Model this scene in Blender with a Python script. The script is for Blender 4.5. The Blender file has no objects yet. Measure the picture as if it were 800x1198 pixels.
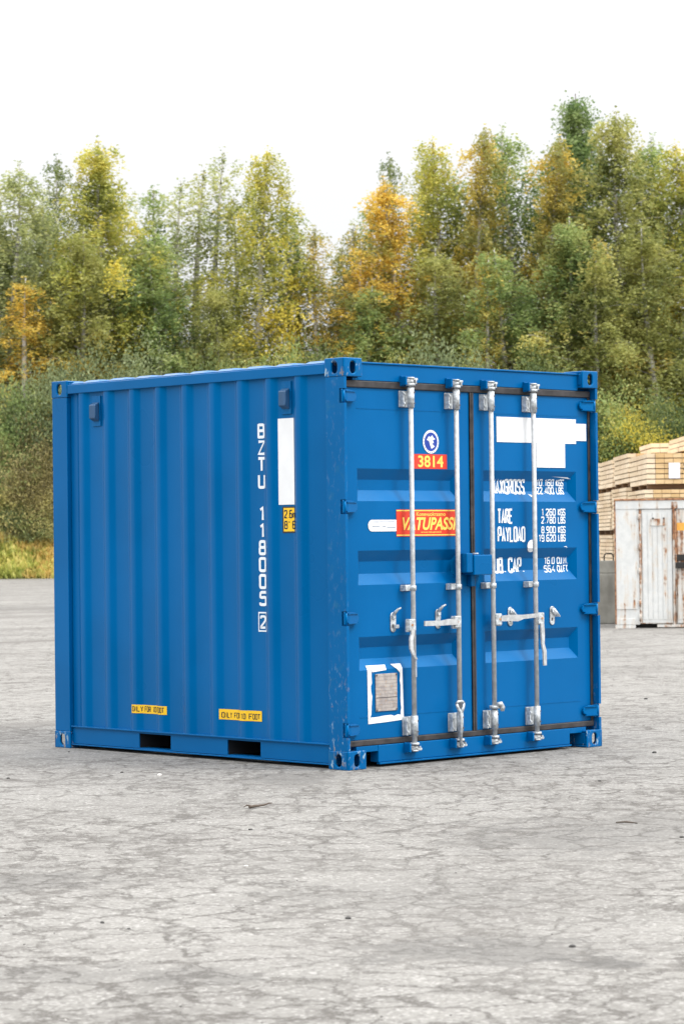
import bpy, bmesh, math, random
import numpy as np
from mathutils import Vector, Matrix

# ------------------------------------------------------------------ camera
scn = bpy.context.scene
COL = scn.collection
CAM = np.array([-11.2273, -11.6509, 1.4421])
YAW, PITCH, ROLL, FPX = .7656, .0110, -.0113, 3022.8
_f = np.array([math.sin(YAW)*math.cos(PITCH), math.cos(YAW)*math.cos(PITCH), math.sin(PITCH)])
_r = np.array([math.cos(YAW), -math.sin(YAW), 0.]); _u = np.cross(_r, _f)
_c, _s = math.cos(ROLL), math.sin(ROLL)
RT, UP = _c*_r+_s*_u, -_s*_r+_c*_u
FW = _f
cd = bpy.data.cameras.new('camera'); cam = bpy.data.objects.new('camera', cd); COL.objects.link(cam)
m = Matrix.Identity(4)
for i in range(3):
    m[i][0], m[i][1], m[i][2], m[i][3] = RT[i], UP[i], -FW[i], CAM[i]
cam.matrix_world = m
cd.sensor_fit = 'VERTICAL'; cd.sensor_height = 36; cd.lens = FPX/1198*36
cd.clip_start = .1; cd.clip_end = 20000
cd.dof.use_dof = True; cd.dof.focus_distance = 16.4; cd.dof.aperture_fstop = 7.1
scn.camera = cam

# ------------------------------------------------------------------ light
SUN_EL, SUN_AZ = math.radians(48), None
sd = np.array([.46, -.80]); sd = sd/np.linalg.norm(sd)           # horizontal direction towards the sun
sunv = Vector((sd[0]*math.cos(SUN_EL), sd[1]*math.cos(SUN_EL), math.sin(SUN_EL)))
w = bpy.data.worlds.new('World'); scn.world = w; w.use_nodes = True
nt = w.node_tree; nt.nodes.clear()
sky = nt.nodes.new('ShaderNodeTexSky'); sky.sky_type = 'NISHITA'; sky.sun_disc = False
sky.sun_elevation = SUN_EL; sky.sun_rotation = math.atan2(sd[0], sd[1])
sky.dust_density = 4; sky.air_density = 1
hs = nt.nodes.new('ShaderNodeHueSaturation'); hs.inputs['Saturation'].default_value = .10
mx = nt.nodes.new('ShaderNodeMix'); mx.data_type = 'RGBA'
mx.inputs[0].default_value = .80
mx.inputs[7].default_value = (14.2, 14.35, 14.6, 1)                       # even cloud layer
bg = nt.nodes.new('ShaderNodeBackground'); bg.inputs[1].default_value = .10
out = nt.nodes.new('ShaderNodeOutputWorld')
L = nt.links.new
tc = nt.nodes.new('ShaderNodeTexCoord'); sp = nt.nodes.new('ShaderNodeSeparateXYZ'); L(tc.outputs['Generated'], sp.inputs[0])
gr = nt.nodes.new('ShaderNodeFloatCurve'); L(sp.outputs[2], gr.inputs['Value'])              # overcast: brighter overhead
cv = gr.mapping.curves[0]; cv.points[0].location = (0, .288); cv.points[1].location = (1, 1.)
cv.points.new(.12, .295); cv.points.new(.24, .36); cv.points.new(.45, .72); gr.mapping.update()
cn = nt.nodes.new('ShaderNodeTexNoise'); cn.inputs['Scale'].default_value = 2.2; cn.inputs['Detail'].default_value = 5
cm = nt.nodes.new('ShaderNodeMapping'); cm.inputs['Scale'].default_value = (1, 1, 3.5); L(tc.outputs['Generated'], cm.inputs[0]); L(cm.outputs[0], cn.inputs['Vector'])
cr_ = nt.nodes.new('ShaderNodeMapRange'); L(cn.outputs['Fac'], cr_.inputs[0])
for i_, q_ in enumerate((.3, .7, 1.94, 2.16)): cr_.inputs[i_+1].default_value = q_
gm = nt.nodes.new('ShaderNodeMath'); gm.operation = 'MULTIPLY'; L(gr.outputs[0], gm.inputs[0]); L(cr_.outputs[0], gm.inputs[1])
ml = nt.nodes.new('ShaderNodeVectorMath'); ml.operation = 'SCALE'
L(sky.outputs[0], hs.inputs['Color']); L(hs.outputs[0], mx.inputs[6]); L(mx.outputs[2], ml.inputs[0]); L(gm.outputs[0], ml.inputs['Scale']); L(ml.outputs[0], bg.inputs[0]); L(bg.outputs[0], out.inputs[0])
sl = bpy.data.lights.new('sun', 'SUN'); sl.energy = 1.5; sl.angle = math.radians(16); sl.color = (1, .97, .92)
so = bpy.data.objects.new('sun', sl); COL.objects.link(so)
so.rotation_euler = sunv.to_track_quat('Z', 'Y').to_euler(); so.location = (0, -10, 20)
scn.view_settings.view_transform = 'Standard'; scn.view_settings.look = 'None'
scn.view_settings.exposure = 0.50; scn.view_settings.gamma = 1

def ray(px, py):
    v = np.array([(px-400)/FPX, -(py-599)/FPX, 1.]); return v[0]*RT+v[1]*UP+FW
def ground(px, py, z=0.):
    d = ray(px, py); return CAM+d*(z-CAM[2])/d[2]
FH = np.array([math.sin(YAW), math.cos(YAW), 0]); RH = np.array([math.cos(YAW), -math.sin(YAW), 0])
def LD(lat, dep, z=0.):                    # lateral metres, depth metres from the camera's foot
    p = CAM*[1, 1, 0]+RH*lat+FH*dep; return Vector((p[0], p[1], z))
def latof(px, py, dep):
    d = ray(px, py); return (d@RH)/(d@FH)*dep
def zof(px, py, dep):
    d = ray(px, py); return CAM[2]+d[2]/(d@FH)*dep

# ------------------------------------------------------------------ materials
class N:
    def __init__(s, name):
        s.m = bpy.data.materials.new(name); s.m.use_nodes = True; s.t = s.m.node_tree; s.t.nodes.clear()
        s.out = s.n('OutputMaterial')
    def n(s, k, **kw):
        x = s.t.nodes.new('ShaderNode'+k)
        for a, b in kw.items(): setattr(x, a, b)
        return x
    def l(s, a, b): s.t.links.new(a, b)
    def put(s, sock, v):
        if hasattr(v, 'is_output') or isinstance(v, bpy.types.NodeSocket): s.l(v, sock)
        elif isinstance(v, (tuple, list)) and len(v) == 3 and sock.type == 'RGBA': sock.default_value = (*v, 1)
        else: sock.default_value = v
    def math(s, op, a, b=0., c=None, clamp=False):
        x = s.n('Math', operation=op, use_clamp=clamp); s.put(x.inputs[0], a); s.put(x.inputs[1], b)
        if c is not None: s.put(x.inputs[2], c)
        return x.outputs[0]
    def mix(s, f, a, b):
        x = s.n('Mix', data_type='RGBA'); s.put(x.inputs[0], f); s.put(x.inputs[6], a); s.put(x.inputs[7], b); return x.outputs[2]
    def noise(s, vec, scale, detail=4, rough=.55, dist=0):
        x = s.n('TexNoise'); s.l(vec, x.inputs['Vector']); x.inputs['Scale'].default_value = scale
        x.inputs['Detail'].default_value = detail; x.inputs['Roughness'].default_value = rough; x.inputs['Distortion'].default_value = dist
        return x.outputs['Fac']
    def rng(s, v, a, b, c=0., d=1., smooth=True):
        x = s.n('MapRange', interpolation_type='SMOOTHSTEP' if smooth else 'LINEAR'); s.put(x.inputs[0], v)
        for i, q in enumerate((a, b, c, d)): s.put(x.inputs[i+1], q)
        return x.outputs[0]
    def obj(s, scale=(1, 1, 1), loc=(0, 0, 0), rot=(0, 0, 0)):
        t = s.n('TexCoord'); mp = s.n('Mapping'); mp.inputs['Scale'].default_value = scale
        mp.inputs['Location'].default_value = loc; mp.inputs['Rotation'].default_value = rot
        s.l(t.outputs['Object'], mp.inputs[0]); return mp.outputs[0]
    def bsdf(s, color, rough=.5, metal=0., bump=None, bstr=.3, bdist=.01, spec=.5, coat=0., tint=None):
        b = s.n('BsdfPrincipled'); s.put(b.inputs['Base Color'], color); s.put(b.inputs['Roughness'], rough)
        s.put(b.inputs['Metallic'], metal); b.inputs['Specular IOR Level'].default_value = spec
        b.inputs['Coat Weight'].default_value = coat
        if tint: b.inputs['Specular Tint'].default_value = (*tint, 1)
        if bump is not None:
            k = s.n('Bump'); k.inputs['Strength'].default_value = bstr; k.inputs['Distance'].default_value = bdist
            s.l(bump, k.inputs['Height']); s.l(k.outputs[0], b.inputs['Normal'])
        s.l(b.outputs[0], s.out.inputs[0]); return s.m

def flat(name, c, rough=.5, metal=0., var=.12, spec=.5, sc=9.):
    k = N(name); v = k.obj(); f = k.noise(v, sc, 5)
    col = k.mix(k.rng(f, .3, .7), tuple(x*(1-var) for x in c), tuple(min(1, x*(1+var)) for x in c))
    return k.bsdf(col, k.rng(f, .2, .8, rough*.85, min(1, rough*1.15)), metal, spec=spec)

BLUE = (.0001, .088, .264)
def blue_paint(name, wear=0., tint=(1, 1, 1)):
    k = N(name); v = k.obj(); base = tuple(a*b for a, b in zip(BLUE, tint))
    lo = k.noise(v, 1.3, 3); st = k.noise(k.obj(scale=(6, 6, .45)), 2.2, 5)
    c = k.mix(k.rng(lo, .3, .7), tuple(x*.93 for x in base), tuple(x*1.06 for x in base))
    c = k.mix(k.rng(st, .56, .85, 0, .10), c, (.004, .13, .33))
    # hairline scuffs
    sc = k.noise(k.obj(scale=(22, 22, 2.0)), 1.6, 6, .6)
    c = k.mix(k.rng(sc, .70 if wear else .755, .78 if wear else .80, 0, .55), c, (.03, .20, .40))
    if wear:
        szz = k.n('SeparateXYZ'); k.l(v, szz.inputs[0]); zm = k.rng(szz.outputs[2], .15, .75, 1., 1. if wear >= 1 else .12)
        ch = k.noise(k.obj(scale=(1, 1, .5)), 34, 6, .7, .4)
        chips = k.rng(ch, .55, .62, 0, .85)
        area = k.rng(k.noise(v, 5.5, 3), .34, .50)
        f1 = k.math('MULTIPLY', k.math('MULTIPLY', chips, area), k.math('MULTIPLY', zm, wear), clamp=True)
        cc = k.mix(k.rng(k.noise(v, 17, 2), .45, .55), (.34, .46, .52), (.24, .19, .15))
        c = k.mix(f1, c, cc)
        geo = k.n('NewGeometry'); pt = k.rng(geo.outputs['Pointiness'], .53, .60, 0, .0)
        sm = k.rng(k.noise(v, 9, 5), .55, .72, 0, .45*wear)
        c = k.mix(sm, c, (.025, .12, .20))
    wob = k.noise(v, 2.4, 2); fine = k.noise(v, 90, 2)
    h = k.math('ADD', wob, k.math('MULTIPLY', fine, .01))
    return k.bsdf(c, k.rng(lo, .3, .7, .27, .38), 0, h, .20, .010, spec=.5, tint=(.0, .50, 1.))  # blue specular tint stands in for reflections of darker surroundings

M = {}
M['blue'] = blue_paint('container_blue')
M['blue_worn'] = blue_paint('container_blue_worn', 1.)
M['blue_near'] = blue_paint('container_blue_scratched', .8)
M['blue_soft'] = blue_paint('container_blue_post', .3)
M['vent'] = flat('vent_grey_blue', (.016, .070, .16), .5)
M['rubber'] = flat('gasket_rubber', (.026, .023, .024), .55, var=.5, sc=14)
M['dark'] = flat('interior_shade', (.006, .008, .011), .9)  # near-black colour puts in the shade of pockets, openings and underside
M['plywood'] = flat('floor_plywood', (.10, .06, .03), .8)
def galv():
    k = N('galvanised_steel'); v = k.obj(); f = k.noise(v, 30, 5); g = k.noise(k.obj(scale=(8, 8, 1.2)), 3, 4)
    c = k.mix(k.rng(f, .35, .65), (.36, .37, .375), (.47, .48, .485))
    c = k.mix(k.rng(g, .6, .8, 0, .35), c, (.36, .31, .27))
    return k.bsdf(c, k.rng(f, .3, .7, .42, .56), .2, f, .06, .002)
M['galv'] = galv()
M['zinc'] = flat('zinc_casting', (.44, .465, .48), .42, .25, .35, sc=45)
M['bolt'] = flat('bolt_dark', (.10, .09, .09), .5, .3)
M['white'] = flat('decal_white', (.72, .73, .74), .5, var=.03)
M['white_paint'] = flat('stencil_white', (.68, .72, .76), .5, var=.05)
M['yellow'] = flat('decal_yellow', (.78, .47, .008), .45, var=.04)
M['decal_ink'] = flat('decal_ink', (.015, .015, .02), .5)
M['red'] = flat('decal_red', (.60, .035, .012), .45, var=.06)
M['letter_yellow'] = flat('decal_letter_yellow', (.80, .55, .10), .45, var=.03)
M['navy'] = flat('decal_navy', (.008, .04, .30), .45)
M['ghost'] = flat('ghost_lettering', (.010, .105, .30), .5)
def plate_mat():
    k = N('data_plate'); v = k.obj(); f = k.noise(v, 28, 5); 
    c = k.mix(k.rng(f, .35, .65), (.30, .27, .26), (.44, .40, .37))
    w = k.n('TexWave', wave_type='BANDS', bands_direction='Z'); k.l(v, w.inputs[0]); w.inputs['Scale'].default_value = 14; w.inputs['Distortion'].default_value = 1.5
    c = k.mix(k.rng(w.outputs['Fac'], .75, .95, 0, .4), c, (.16, .15, .15))
    c = k.mix(k.rng(k.noise(v, 60, 2), .60, .70, 0, .5), c, (.50, .28, .12))
    return k.bsdf(c, .5, .3)
M['plate'] = plate_mat()

def wood(name, a, b):
    k = N(name); v = k.obj(); f = k.noise(k.obj(scale=(3, 3, 20)), 1.5, 4); g = k.noise(v, .9, 3)
    ri = k.n('NewGeometry').outputs['Random Per Island']
    c = k.mix(ri, a, b); c = k.mix(k.rng(f, .45, .75, 0, .45), c, tuple(x*.55 for x in a))
    c = k.mix(k.rng(g, .45, .7, 0, .25), c, (.42, .25, .13))
    return k.bsdf(c, .8, 0, f, .2, .004, spec=.2)
M['wood_pale'] = wood('sawn_wood_pale', (.66, .52, .35), (.78, .65, .48))
M['wood_orange'] = wood('sawn_wood_orange', (.60, .41, .20), (.70, .51, .29))
def concrete():
    k = N('concrete_block'); v = k.obj(); f = k.noise(v, 3, 6, .6); g = k.noise(k.obj(scale=(4, 4, .6)), 1.6, 4)
    c = k.mix(k.rng(f, .3, .7), (.22, .21, .185), (.33, .32, .285)); c = k.mix(k.rng(g, .5, .75, 0, .5), c, (.16, .15, .13))
    return k.bsdf(c, .9, 0, k.noise(v, 25, 4), .3, .006, spec=.2)
M['concrete'] = concrete()
def rusty(name, lo, hi, amt=1.):
    k = N(name); v = k.obj(); st = k.noise(k.obj(scale=(7, 7, .75)), 1.5, 6, .65); f = k.noise(v, 7, 6, .65)
    c = k.mix(k.rng(f, .3, .7), (.56, .57, .56), (.665, .67, .655))
    s = k.math('ADD', k.math('MULTIPLY', st, .62), k.math('MULTIPLY', f, .38))
    c = k.mix(k.rng(s, lo-.07, lo, 0, .4*amt), c, (.52, .42, .31))
    r = k.mix(k.rng(k.noise(v, 22, 4), .35, .65), (.15, .06, .03), (.42, .21, .10))
    c = k.mix(k.rng(s, lo, hi, 0, amt), c, r)
    c = k.mix(k.rng(k.noise(v, 1.8, 3), .52, .75, 0, .25), c, (.42, .38, .33))
    return k.bsdf(c, .6, 0, f, .25, .004, spec=.3)
M['white_rust'] = rusty('weathered_white_paint', .575, .65)
M['rust_white'] = rusty('heavily_rusted_white_paint', .475, .56)
M['rust_mix'] = rusty('half_rusted_white_paint', .44, .53)
M['rust'] = rusty('rust', .32, .40)
M['shadow_steel'] = flat('underside_shadow_steel', (.02, .018, .016), .8)  # dark steel; below the white container it also carries the underside shadow
M['orange_tape'] = flat('orange_sticker', (.75, .36, .06), .5)
M['paper'] = flat('paper_sheet', (.72, .72, .76), .6, var=.08)
def bark(name, a, b, th=.56):
    k = N(name); v = k.obj(scale=(1, 1, 5)); f = k.noise(v, 1.4, 5, .6)
    c = k.mix(k.rng(f, th, th+.06), a, b); return k.bsdf(c, .85, spec=.2)
M['birch_bark'] = bark('birch_bark', (.46, .44, .41), (.06, .05, .045))
M['dark_bark'] = bark('dark_bark', (.09, .07, .055), (.04, .032, .026))
def leaf(name, cols, acc=None, accf=(.62, .70), tr=.42, nscale=.55):
    k = N(name); v = k.obj(); ri = k.n('NewGeometry').outputs['Random Per Island']
    rm = k.n('ValToRGB'); rm.color_ramp.interpolation = 'LINEAR'; e = rm.color_ramp.elements
    for i, c in enumerate(cols):
        q = e[i] if i < 2 else e.new(.5)
        q.position = i/(len(cols)-1); q.color = (*c, 1)
    oi = k.n('ObjectInfo').outputs['Random']
    n1 = k.noise(v, nscale, 3, .6)
    f = k.math('ADD', k.math('MULTIPLY', ri, .55), k.rng(n1, .34, .66, -.12, .55), clamp=True)
    k.l(f, rm.inputs[0]); c = rm.outputs[0]
    if acc is not None:
        n2 = k.noise(k.obj(loc=(7, 3, 11)), .42, 3, .6)
        c = k.mix(k.math('MULTIPLY', k.rng(k.math('ADD', n2, k.math('MULTIPLY', ri, .10)), accf[0], accf[1]), .85), c, acc)
    d = k.n('BsdfPrincipled'); k.l(c, d.inputs['Base Color']); d.inputs['Roughness'].default_value = .55; d.inputs['Specular IOR Level'].default_value = .35
    t = k.n('BsdfTranslucent'); k.l(c, t.inputs[0])
    ms = k.n('MixShader'); ms.inputs[0].default_value = tr; k.l(d.outputs[0], ms.inputs[1]); k.l(t.outputs[0], ms.inputs[2])
    k.l(ms.outputs[0], k.out.inputs[0]); return k.m
G = 1.0
LEAF = {  # leaf colours kept paler to include a slight haze over the wood
 'olive':  leaf('leaf_olive', [(0.128, 0.152, 0.048), (0.358, 0.372, 0.112), (0.485, 0.460, 0.155)], (0.644, 0.490, 0.122)),
 'yellowgreen': leaf('leaf_yellow_green', [(0.158, 0.193, 0.044), (0.418, 0.427, 0.101), (0.625, 0.544, 0.110)], (0.736, 0.599, 0.092), (.55, .66)),
 'green':  leaf('leaf_green', [(0.101, 0.159, 0.053), (0.284, 0.367, 0.122), (0.436, 0.465, 0.175)], (0.609, 0.532, 0.155)),
 'dark':   leaf('leaf_dark_green', [(0.058, 0.094, 0.035), (0.167, 0.213, 0.071), (0.277, 0.292, 0.101)]),
 'aspen':  leaf('leaf_aspen_green', [(0.065, 0.124, 0.043), (0.178, 0.260, 0.085), (0.290, 0.354, 0.135)]),
 'yellow': leaf('leaf_yellow', [(0.262, 0.236, 0.062), (0.604, 0.463, 0.092), (0.762, 0.562, 0.122)], (0.236, 0.266, 0.092), (.48, .60)),
 'orange': leaf('leaf_orange', [(0.428, 0.299, 0.060), (0.701, 0.482, 0.087), (0.786, 0.597, 0.123)], (0.253, 0.298, 0.092), (.52, .64)),
 'grey':   leaf('leaf_grey_green', [(0.083, 0.112, 0.052), (0.234, 0.282, 0.133), (0.338, 0.379, 0.190)]),
 'brown':  leaf('leaf_olive_brown', [(0.127, 0.113, 0.051), (0.371, 0.315, 0.127), (0.496, 0.456, 0.169)], (0.296, 0.379, 0.134)),
 'pale':   leaf('leaf_pale_green', [(0.167, 0.204, 0.086), (0.359, 0.398, 0.174), (0.509, 0.505, 0.197)]),
 'grass':  leaf('leaf_grass', [(0.193, 0.232, 0.044), (0.478, 0.492, 0.117), (0.698, 0.600, 0.198)], (0.625, 0.437, 0.139), (.52, .62), nscale=.9),
}
def asphalt():
    k = N('weathered_asphalt'); v = k.obj()
    sx = k.n('SeparateXYZ'); 
    t = k.n('TexCoord'); k.l(t.outputs['Object'], sx.inputs[0])
    f1 = k.noise(v, 95, 3, .7); f2 = k.noise(v, 28, 4, .65); f3 = k.noise(v, 5, 5, .6); f4 = k.noise(v, .55, 5, .6)
    c = k.mix(k.rng(f4, .3, .72), (.192, .184, .169), (.234, .225, .207))
    c = k.mix(k.rng(f3, .45, .75, 0, .35), c, (0.160, 0.151, 0.139))
    c = k.mix(k.rng(f2, .50, .70, 0, .55), c, (0.111, 0.103, 0.095))
    c = k.mix(k.rng(f1, .52, .70, 0, .45), c, (0.098, 0.091, 0.084))
    vo = k.n('TexVoronoi', feature='F1'); k.l(v, vo.inputs['Vector']); vo.inputs['Scale'].default_value = 75
    ch = k.n('SeparateColor'); k.l(vo.outputs['Color'], ch.inputs[0])
    c = k.mix(k.rng(ch.outputs[0], .72, .98, 0, .50), c, (0.090, 0.083, 0.076))
    c = k.mix(k.rng(ch.outputs[1], .74, 1.0, 0, .7), c, (0.361, 0.348, 0.328))
    # cracks
    dn = k.n('TexNoise'); k.l(v, dn.inputs['Vector']); dn.inputs['Scale'].default_value = 5.5; dn.inputs['Detail'].default_value = 9; dn.inputs['Roughness'].default_value = .7
    sub = k.n('VectorMath', operation='SUBTRACT'); k.l(dn.outputs['Color'], sub.inputs[0]); sub.inputs[1].default_value = (.5, .5, .5)
    def crack(scale, amp, wdt, lo, hi, msc, loc):
        sc = k.n('VectorMath', operation='SCALE'); k.l(sub.outputs[0], sc.inputs[0]); sc.inputs['Scale'].default_value = amp
        ad = k.n('VectorMath', operation='ADD'); k.l(v, ad.inputs[0]); k.l(sc.outputs[0], ad.inputs[1])
        vv = k.n('TexVoronoi', feature='DISTANCE_TO_EDGE'); k.l(ad.outputs[0], vv.inputs['Vector']); vv.inputs['Scale'].default_value = scale
        ms = k.noise(k.obj(loc=loc), msc, 4, .6); mk = k.rng(ms, lo, hi)
        wn = k.math('MULTIPLY', k.rng(f3, .3, .7, .4, 1.5), wdt*1.0)
        ln = k.rng(vv.outputs['Distance'], k.math('MULTIPLY', wn, .25), wn, 1, 0)
        soft = k.rng(vv.outputs['Distance'], 0, wdt*3, .12, 0)
        return k.math('MULTIPLY', k.math('MAXIMUM', ln, soft), mk), mk
    c1, m1 = crack(3.3, .26, .050, .34, .52, .42, (3, 1, 0))
    c2, m2 = crack(6.5, .14, .09, .44, .58, .60, (9, 4, 0))
    c3, m3 = crack(.85, .42, .018, .30, .50, .2, (1, 8, 0))
    cr = k.math('MAXIMUM', k.math('MULTIPLY', c1, .85), k.math('MAXIMUM', k.math('MULTIPLY', c2, .6), k.math('MULTIPLY', c3, .75)))
    brk = k.rng(k.noise(v, 6.5, 3), .34, .50, .15, 1.)
    cr = k.math('MULTIPLY', k.math('MULTIPLY', cr, brk), k.rng(f1, .36, .56, .45, 1.), clamp=True)
    c = k.mix(k.math('MULTIPLY', m2, .12), c, (0.139, 0.130, 0.119))
    c = k.mix(k.math('MULTIPLY', cr, .86), c, (0.061, 0.052, 0.045))
    # worn, open-grained patches of fixed shape
    for (px, py, rx, ry, a) in ((565, 1112, .46, .34, .55), (695, 1128, .15, .14, .75), (770, 972, 1.1, .85, .35), (340, 911, .30, .5, .5), (10, 1032, .45, .35, .45), (60, 1140, .35, .22, .35), (640, 985, .5, .7, .25), (480, 1045, .6, .5, .2), (15, 712, 3., 2.2, .5), (230, 1142, .22, .2, .4)):
        p = ground(px, py); la = (p-CAM)@RH; de = (p-CAM)@FH
        mp = k.n('Mapping', vector_type='TEXTURE'); mp.inputs['Location'].default_value = (p[0], p[1], 0); mp.inputs['Rotation'].default_value = (0, 0, -YAW); mp.inputs['Scale'].default_value = (rx, ry, 1)
        k.l(t.outputs['Object'], mp.inputs[0])
        ln = k.n('VectorMath', operation='LENGTH'); k.l(mp.outputs[0], ln.inputs[0])
        d = k.math('ADD', ln.outputs['Value'], k.math('MULTIPLY', k.math('SUBTRACT', f2, .5), 1.6))
        d = k.math('ADD', d, k.math('MULTIPLY', k.math('SUBTRACT', f3, .5), 3.2)); d = k.math('ADD', d, k.math('MULTIPLY', k.math('SUBTRACT', f1, .5), 1.8))
        c = k.mix(k.rng(d, .55, 1.15, a, 0), c, (0.094, 0.089, 0.083))
    # tyre tracks: long soft bands running across the yard
    tv = k.obj(scale=(.035, 1.1, 1), rot=(0, 0, YAW+.10)); tn = k.noise(tv, 1.0, 5, .62, .3)
    dep = k.n('VectorMath', operation='DOT_PRODUCT'); k.l(t.outputs['Object'], dep.inputs[0]); dep.inputs[1].default_value = tuple(FH)
    far = k.rng(dep.outputs['Value'], -2., 7., .10, .9)
    c = k.mix(k.math('MULTIPLY', k.rng(tn, .52, .66), far), c, (0.123, 0.113, 0.103))
    c = k.mix(k.math('MULTIPLY', k.rng(tn, .40, .30, 0, .35), far), c, (0.279, 0.263, 0.242))
    h = k.math('ADD', k.math('ADD', k.math('MULTIPLY', f1, .5), k.math('MULTIPLY', f2, .8)), k.math('MULTIPLY', cr, -1.6))
    return k.bsdf(c, .9, 0, h, .55, .006, spec=.25)
M['asphalt'] = asphalt()
def soil():
    k = N('forest_soil'); v = k.obj(); f = k.noise(v, .8, 5); c = k.mix(k.rng(f, .3, .7), (.06, .06, .02), (.13, .12, .04)); return k.bsdf(c, 1., spec=.1)
M['soil'] = soil()

# ------------------------------------------------------------------ builders
def tag(o, label=None, cat=None, group=None, kind=None):
    if label: o['label'] = label
    if cat: o['category'] = cat
    if group: o['group'] = group
    if kind: o['kind'] = kind
    return o
def empty(name, loc=(0, 0, 0), rz=0., **kw):
    o = bpy.data.objects.new(name, None); COL.objects.link(o); o.location = loc; o.rotation_euler = (0, 0, rz)
    o.empty_display_size = .2
    return tag(o, **kw)
def link(name, me, mat, parent=None, label=None):
    me.name = name
    o = bpy.data.objects.new(name, me); COL.objects.link(o)
    for mm in (mat if isinstance(mat, (list, tuple)) else [mat]): me.materials.append(M[mm] if isinstance(mm, str) else mm)
    if parent is not None: o.parent = parent
    if label: o['label'] = label
    return o
class B:
    """collects shapes of ONE mesh"""
    def __init__(s): s.b = bmesh.new()
    def box(s, x0, x1, y0, y1, z0, z1, bev=0.):
        r = bmesh.ops.create_cube(s.b, size=1)['verts']
        for v in r: v.co = Vector(((x0+x1)/2+v.co.x*(x1-x0), (y0+y1)/2+v.co.y*(y1-y0), (z0+z1)/2+v.co.z*(z1-z0)))
        if bev:
            es = list({e for v in r for e in v.link_edges})
            bmesh.ops.bevel(s.b, geom=es, offset=bev, segments=2, affect='EDGES', profile=.5)
        return s
    def hull(s, pts, bev=0.):
        vs = [s.b.verts.new(p) for p in pts]; r = bmesh.ops.convex_hull(s.b, input=vs)
        es = [g for g in r['geom'] if isinstance(g, bmesh.types.BMEdge)]
        if bev: bmesh.ops.bevel(s.b, geom=es, offset=bev, segments=1, affect='EDGES')
        return s
    def tube(s, pts, rad, n=12, cap=True):
        pts = [Vector(p) for p in pts]; rad = rad if isinstance(rad, (list, tuple)) else [rad]*len(pts); rings = []
        for i, p in enumerate(pts):
            d = (pts[min(i+1, len(pts)-1)]-pts[max(i-1, 0)]).normalized()
            a = d.orthogonal().normalized() if i == 0 else (a-d*a.dot(d)).normalized()
            c = d.cross(a)
            rings.append([s.b.verts.new(p+(a*math.cos(2*math.pi*j/n)+c*math.sin(2*math.pi*j/n))*rad[i]) for j in range(n)])
        for q, r in zip(rings, rings[1:]):
            for j in range(n):
                f = s.b.faces.new((q[j], q[(j+1) % n], r[(j+1) % n], r[j])); f.smooth = True
        if cap: s.b.faces.new(rings[0][::-1]); s.b.faces.new(rings[-1])
        return s
    def prism(s, poly, fn, d0, d1, bev=0.):
        """poly in (u,v), fn(u,v,d)->xyz, extruded from d0 to d1"""
        a = [s.b.verts.new(fn(u, v, d0)) for u, v in poly]; c = [s.b.verts.new(fn(u, v, d1)) for u, v in poly]; n = len(poly)
        fs = [s.b.faces.new(a), s.b.faces.new(c[::-1])]
        for i in range(n): fs.append(s.b.faces.new((a[i], c[i], c[(i+1) % n], a[(i+1) % n])))
        if bev: bmesh.ops.bevel(s.b, geom=list({e for f in fs[:2] for e in f.edges}), offset=bev, segments=1, affect='EDGES')
        return s
    def build(s, name, mat, parent=None, label=None, smooth=False):
        bmesh.ops.recalc_face_normals(s.b, faces=s.b.faces)
        me = bpy.data.meshes.new(name); s.b.to_mesh(me); s.b.free()
        if smooth: me.polygons.foreach_set('use_smooth', [True]*len(me.polygons))
        return link(name, me, mat, parent, label)
def copy_tree(o, parent=None):
    c = o.copy(); COL.objects.link(c); c.parent = parent
    if parent is None and 'label' in c: del c['label']
    for ch in list(o.children): copy_tree(ch, c)
    return c

# ------------------------------------------------------------------ setting
b = B(); vs = [b.b.verts.new((x, y, -.06)) for x, y in ((-6000, -6000), (6000, -6000), (6000, 6000), (-6000, 6000))]; b.b.faces.new(vs)
tag(b.build('terrain', 'soil'), kind='structure')
BD = 106.5                                                            # depth at which the yard ends
b = B(); vs = [b.b.verts.new(LD(x, y, 0)) for x, y in ((-160, -60), (160, -60), (160, BD+.6), (-160, BD+.6))]; b.b.faces.new(vs)
tag(b.build('asphalt_yard', 'asphalt'), kind='structure')
rng = np.random.default_rng(5)
def grid_bank():
    xs = np.linspace(-90, 90, 181); ys = np.array([0, .5, 1.2, 2.2, 3.5, 5, 7, 10, 20, 60]); b = B()
    zs = np.array([-.02, .2, .6, 1.1, 1.6, 1.9, 2.1, 2.2, 2.25, 2.3]); rows = []
    for j, y in enumerate(ys):
        rows.append([b.b.verts.new(LD(x, BD+y+(rng.normal()*.08 if j < 3 else 0), zs[j]+(rng.normal()*.05 if j > 1 else 0))) for x in xs])
    for a, c in zip(rows, rows[1:]):
        for i in range(len(xs)-1): b.b.faces.new((a[i], a[i+1], c[i+1], c[i]))
    return b
tag(grid_bank().build('grassy_bank', 'soil', smooth=True), kind='structure')
def bankz(dy): return np.interp(dy, [0, .5, 1.2, 2.2, 3.5, 5, 7, 10, 60], [0, .2, .6, 1.1, 1.6, 1.9, 2.1, 2.2, 2.3])

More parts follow.
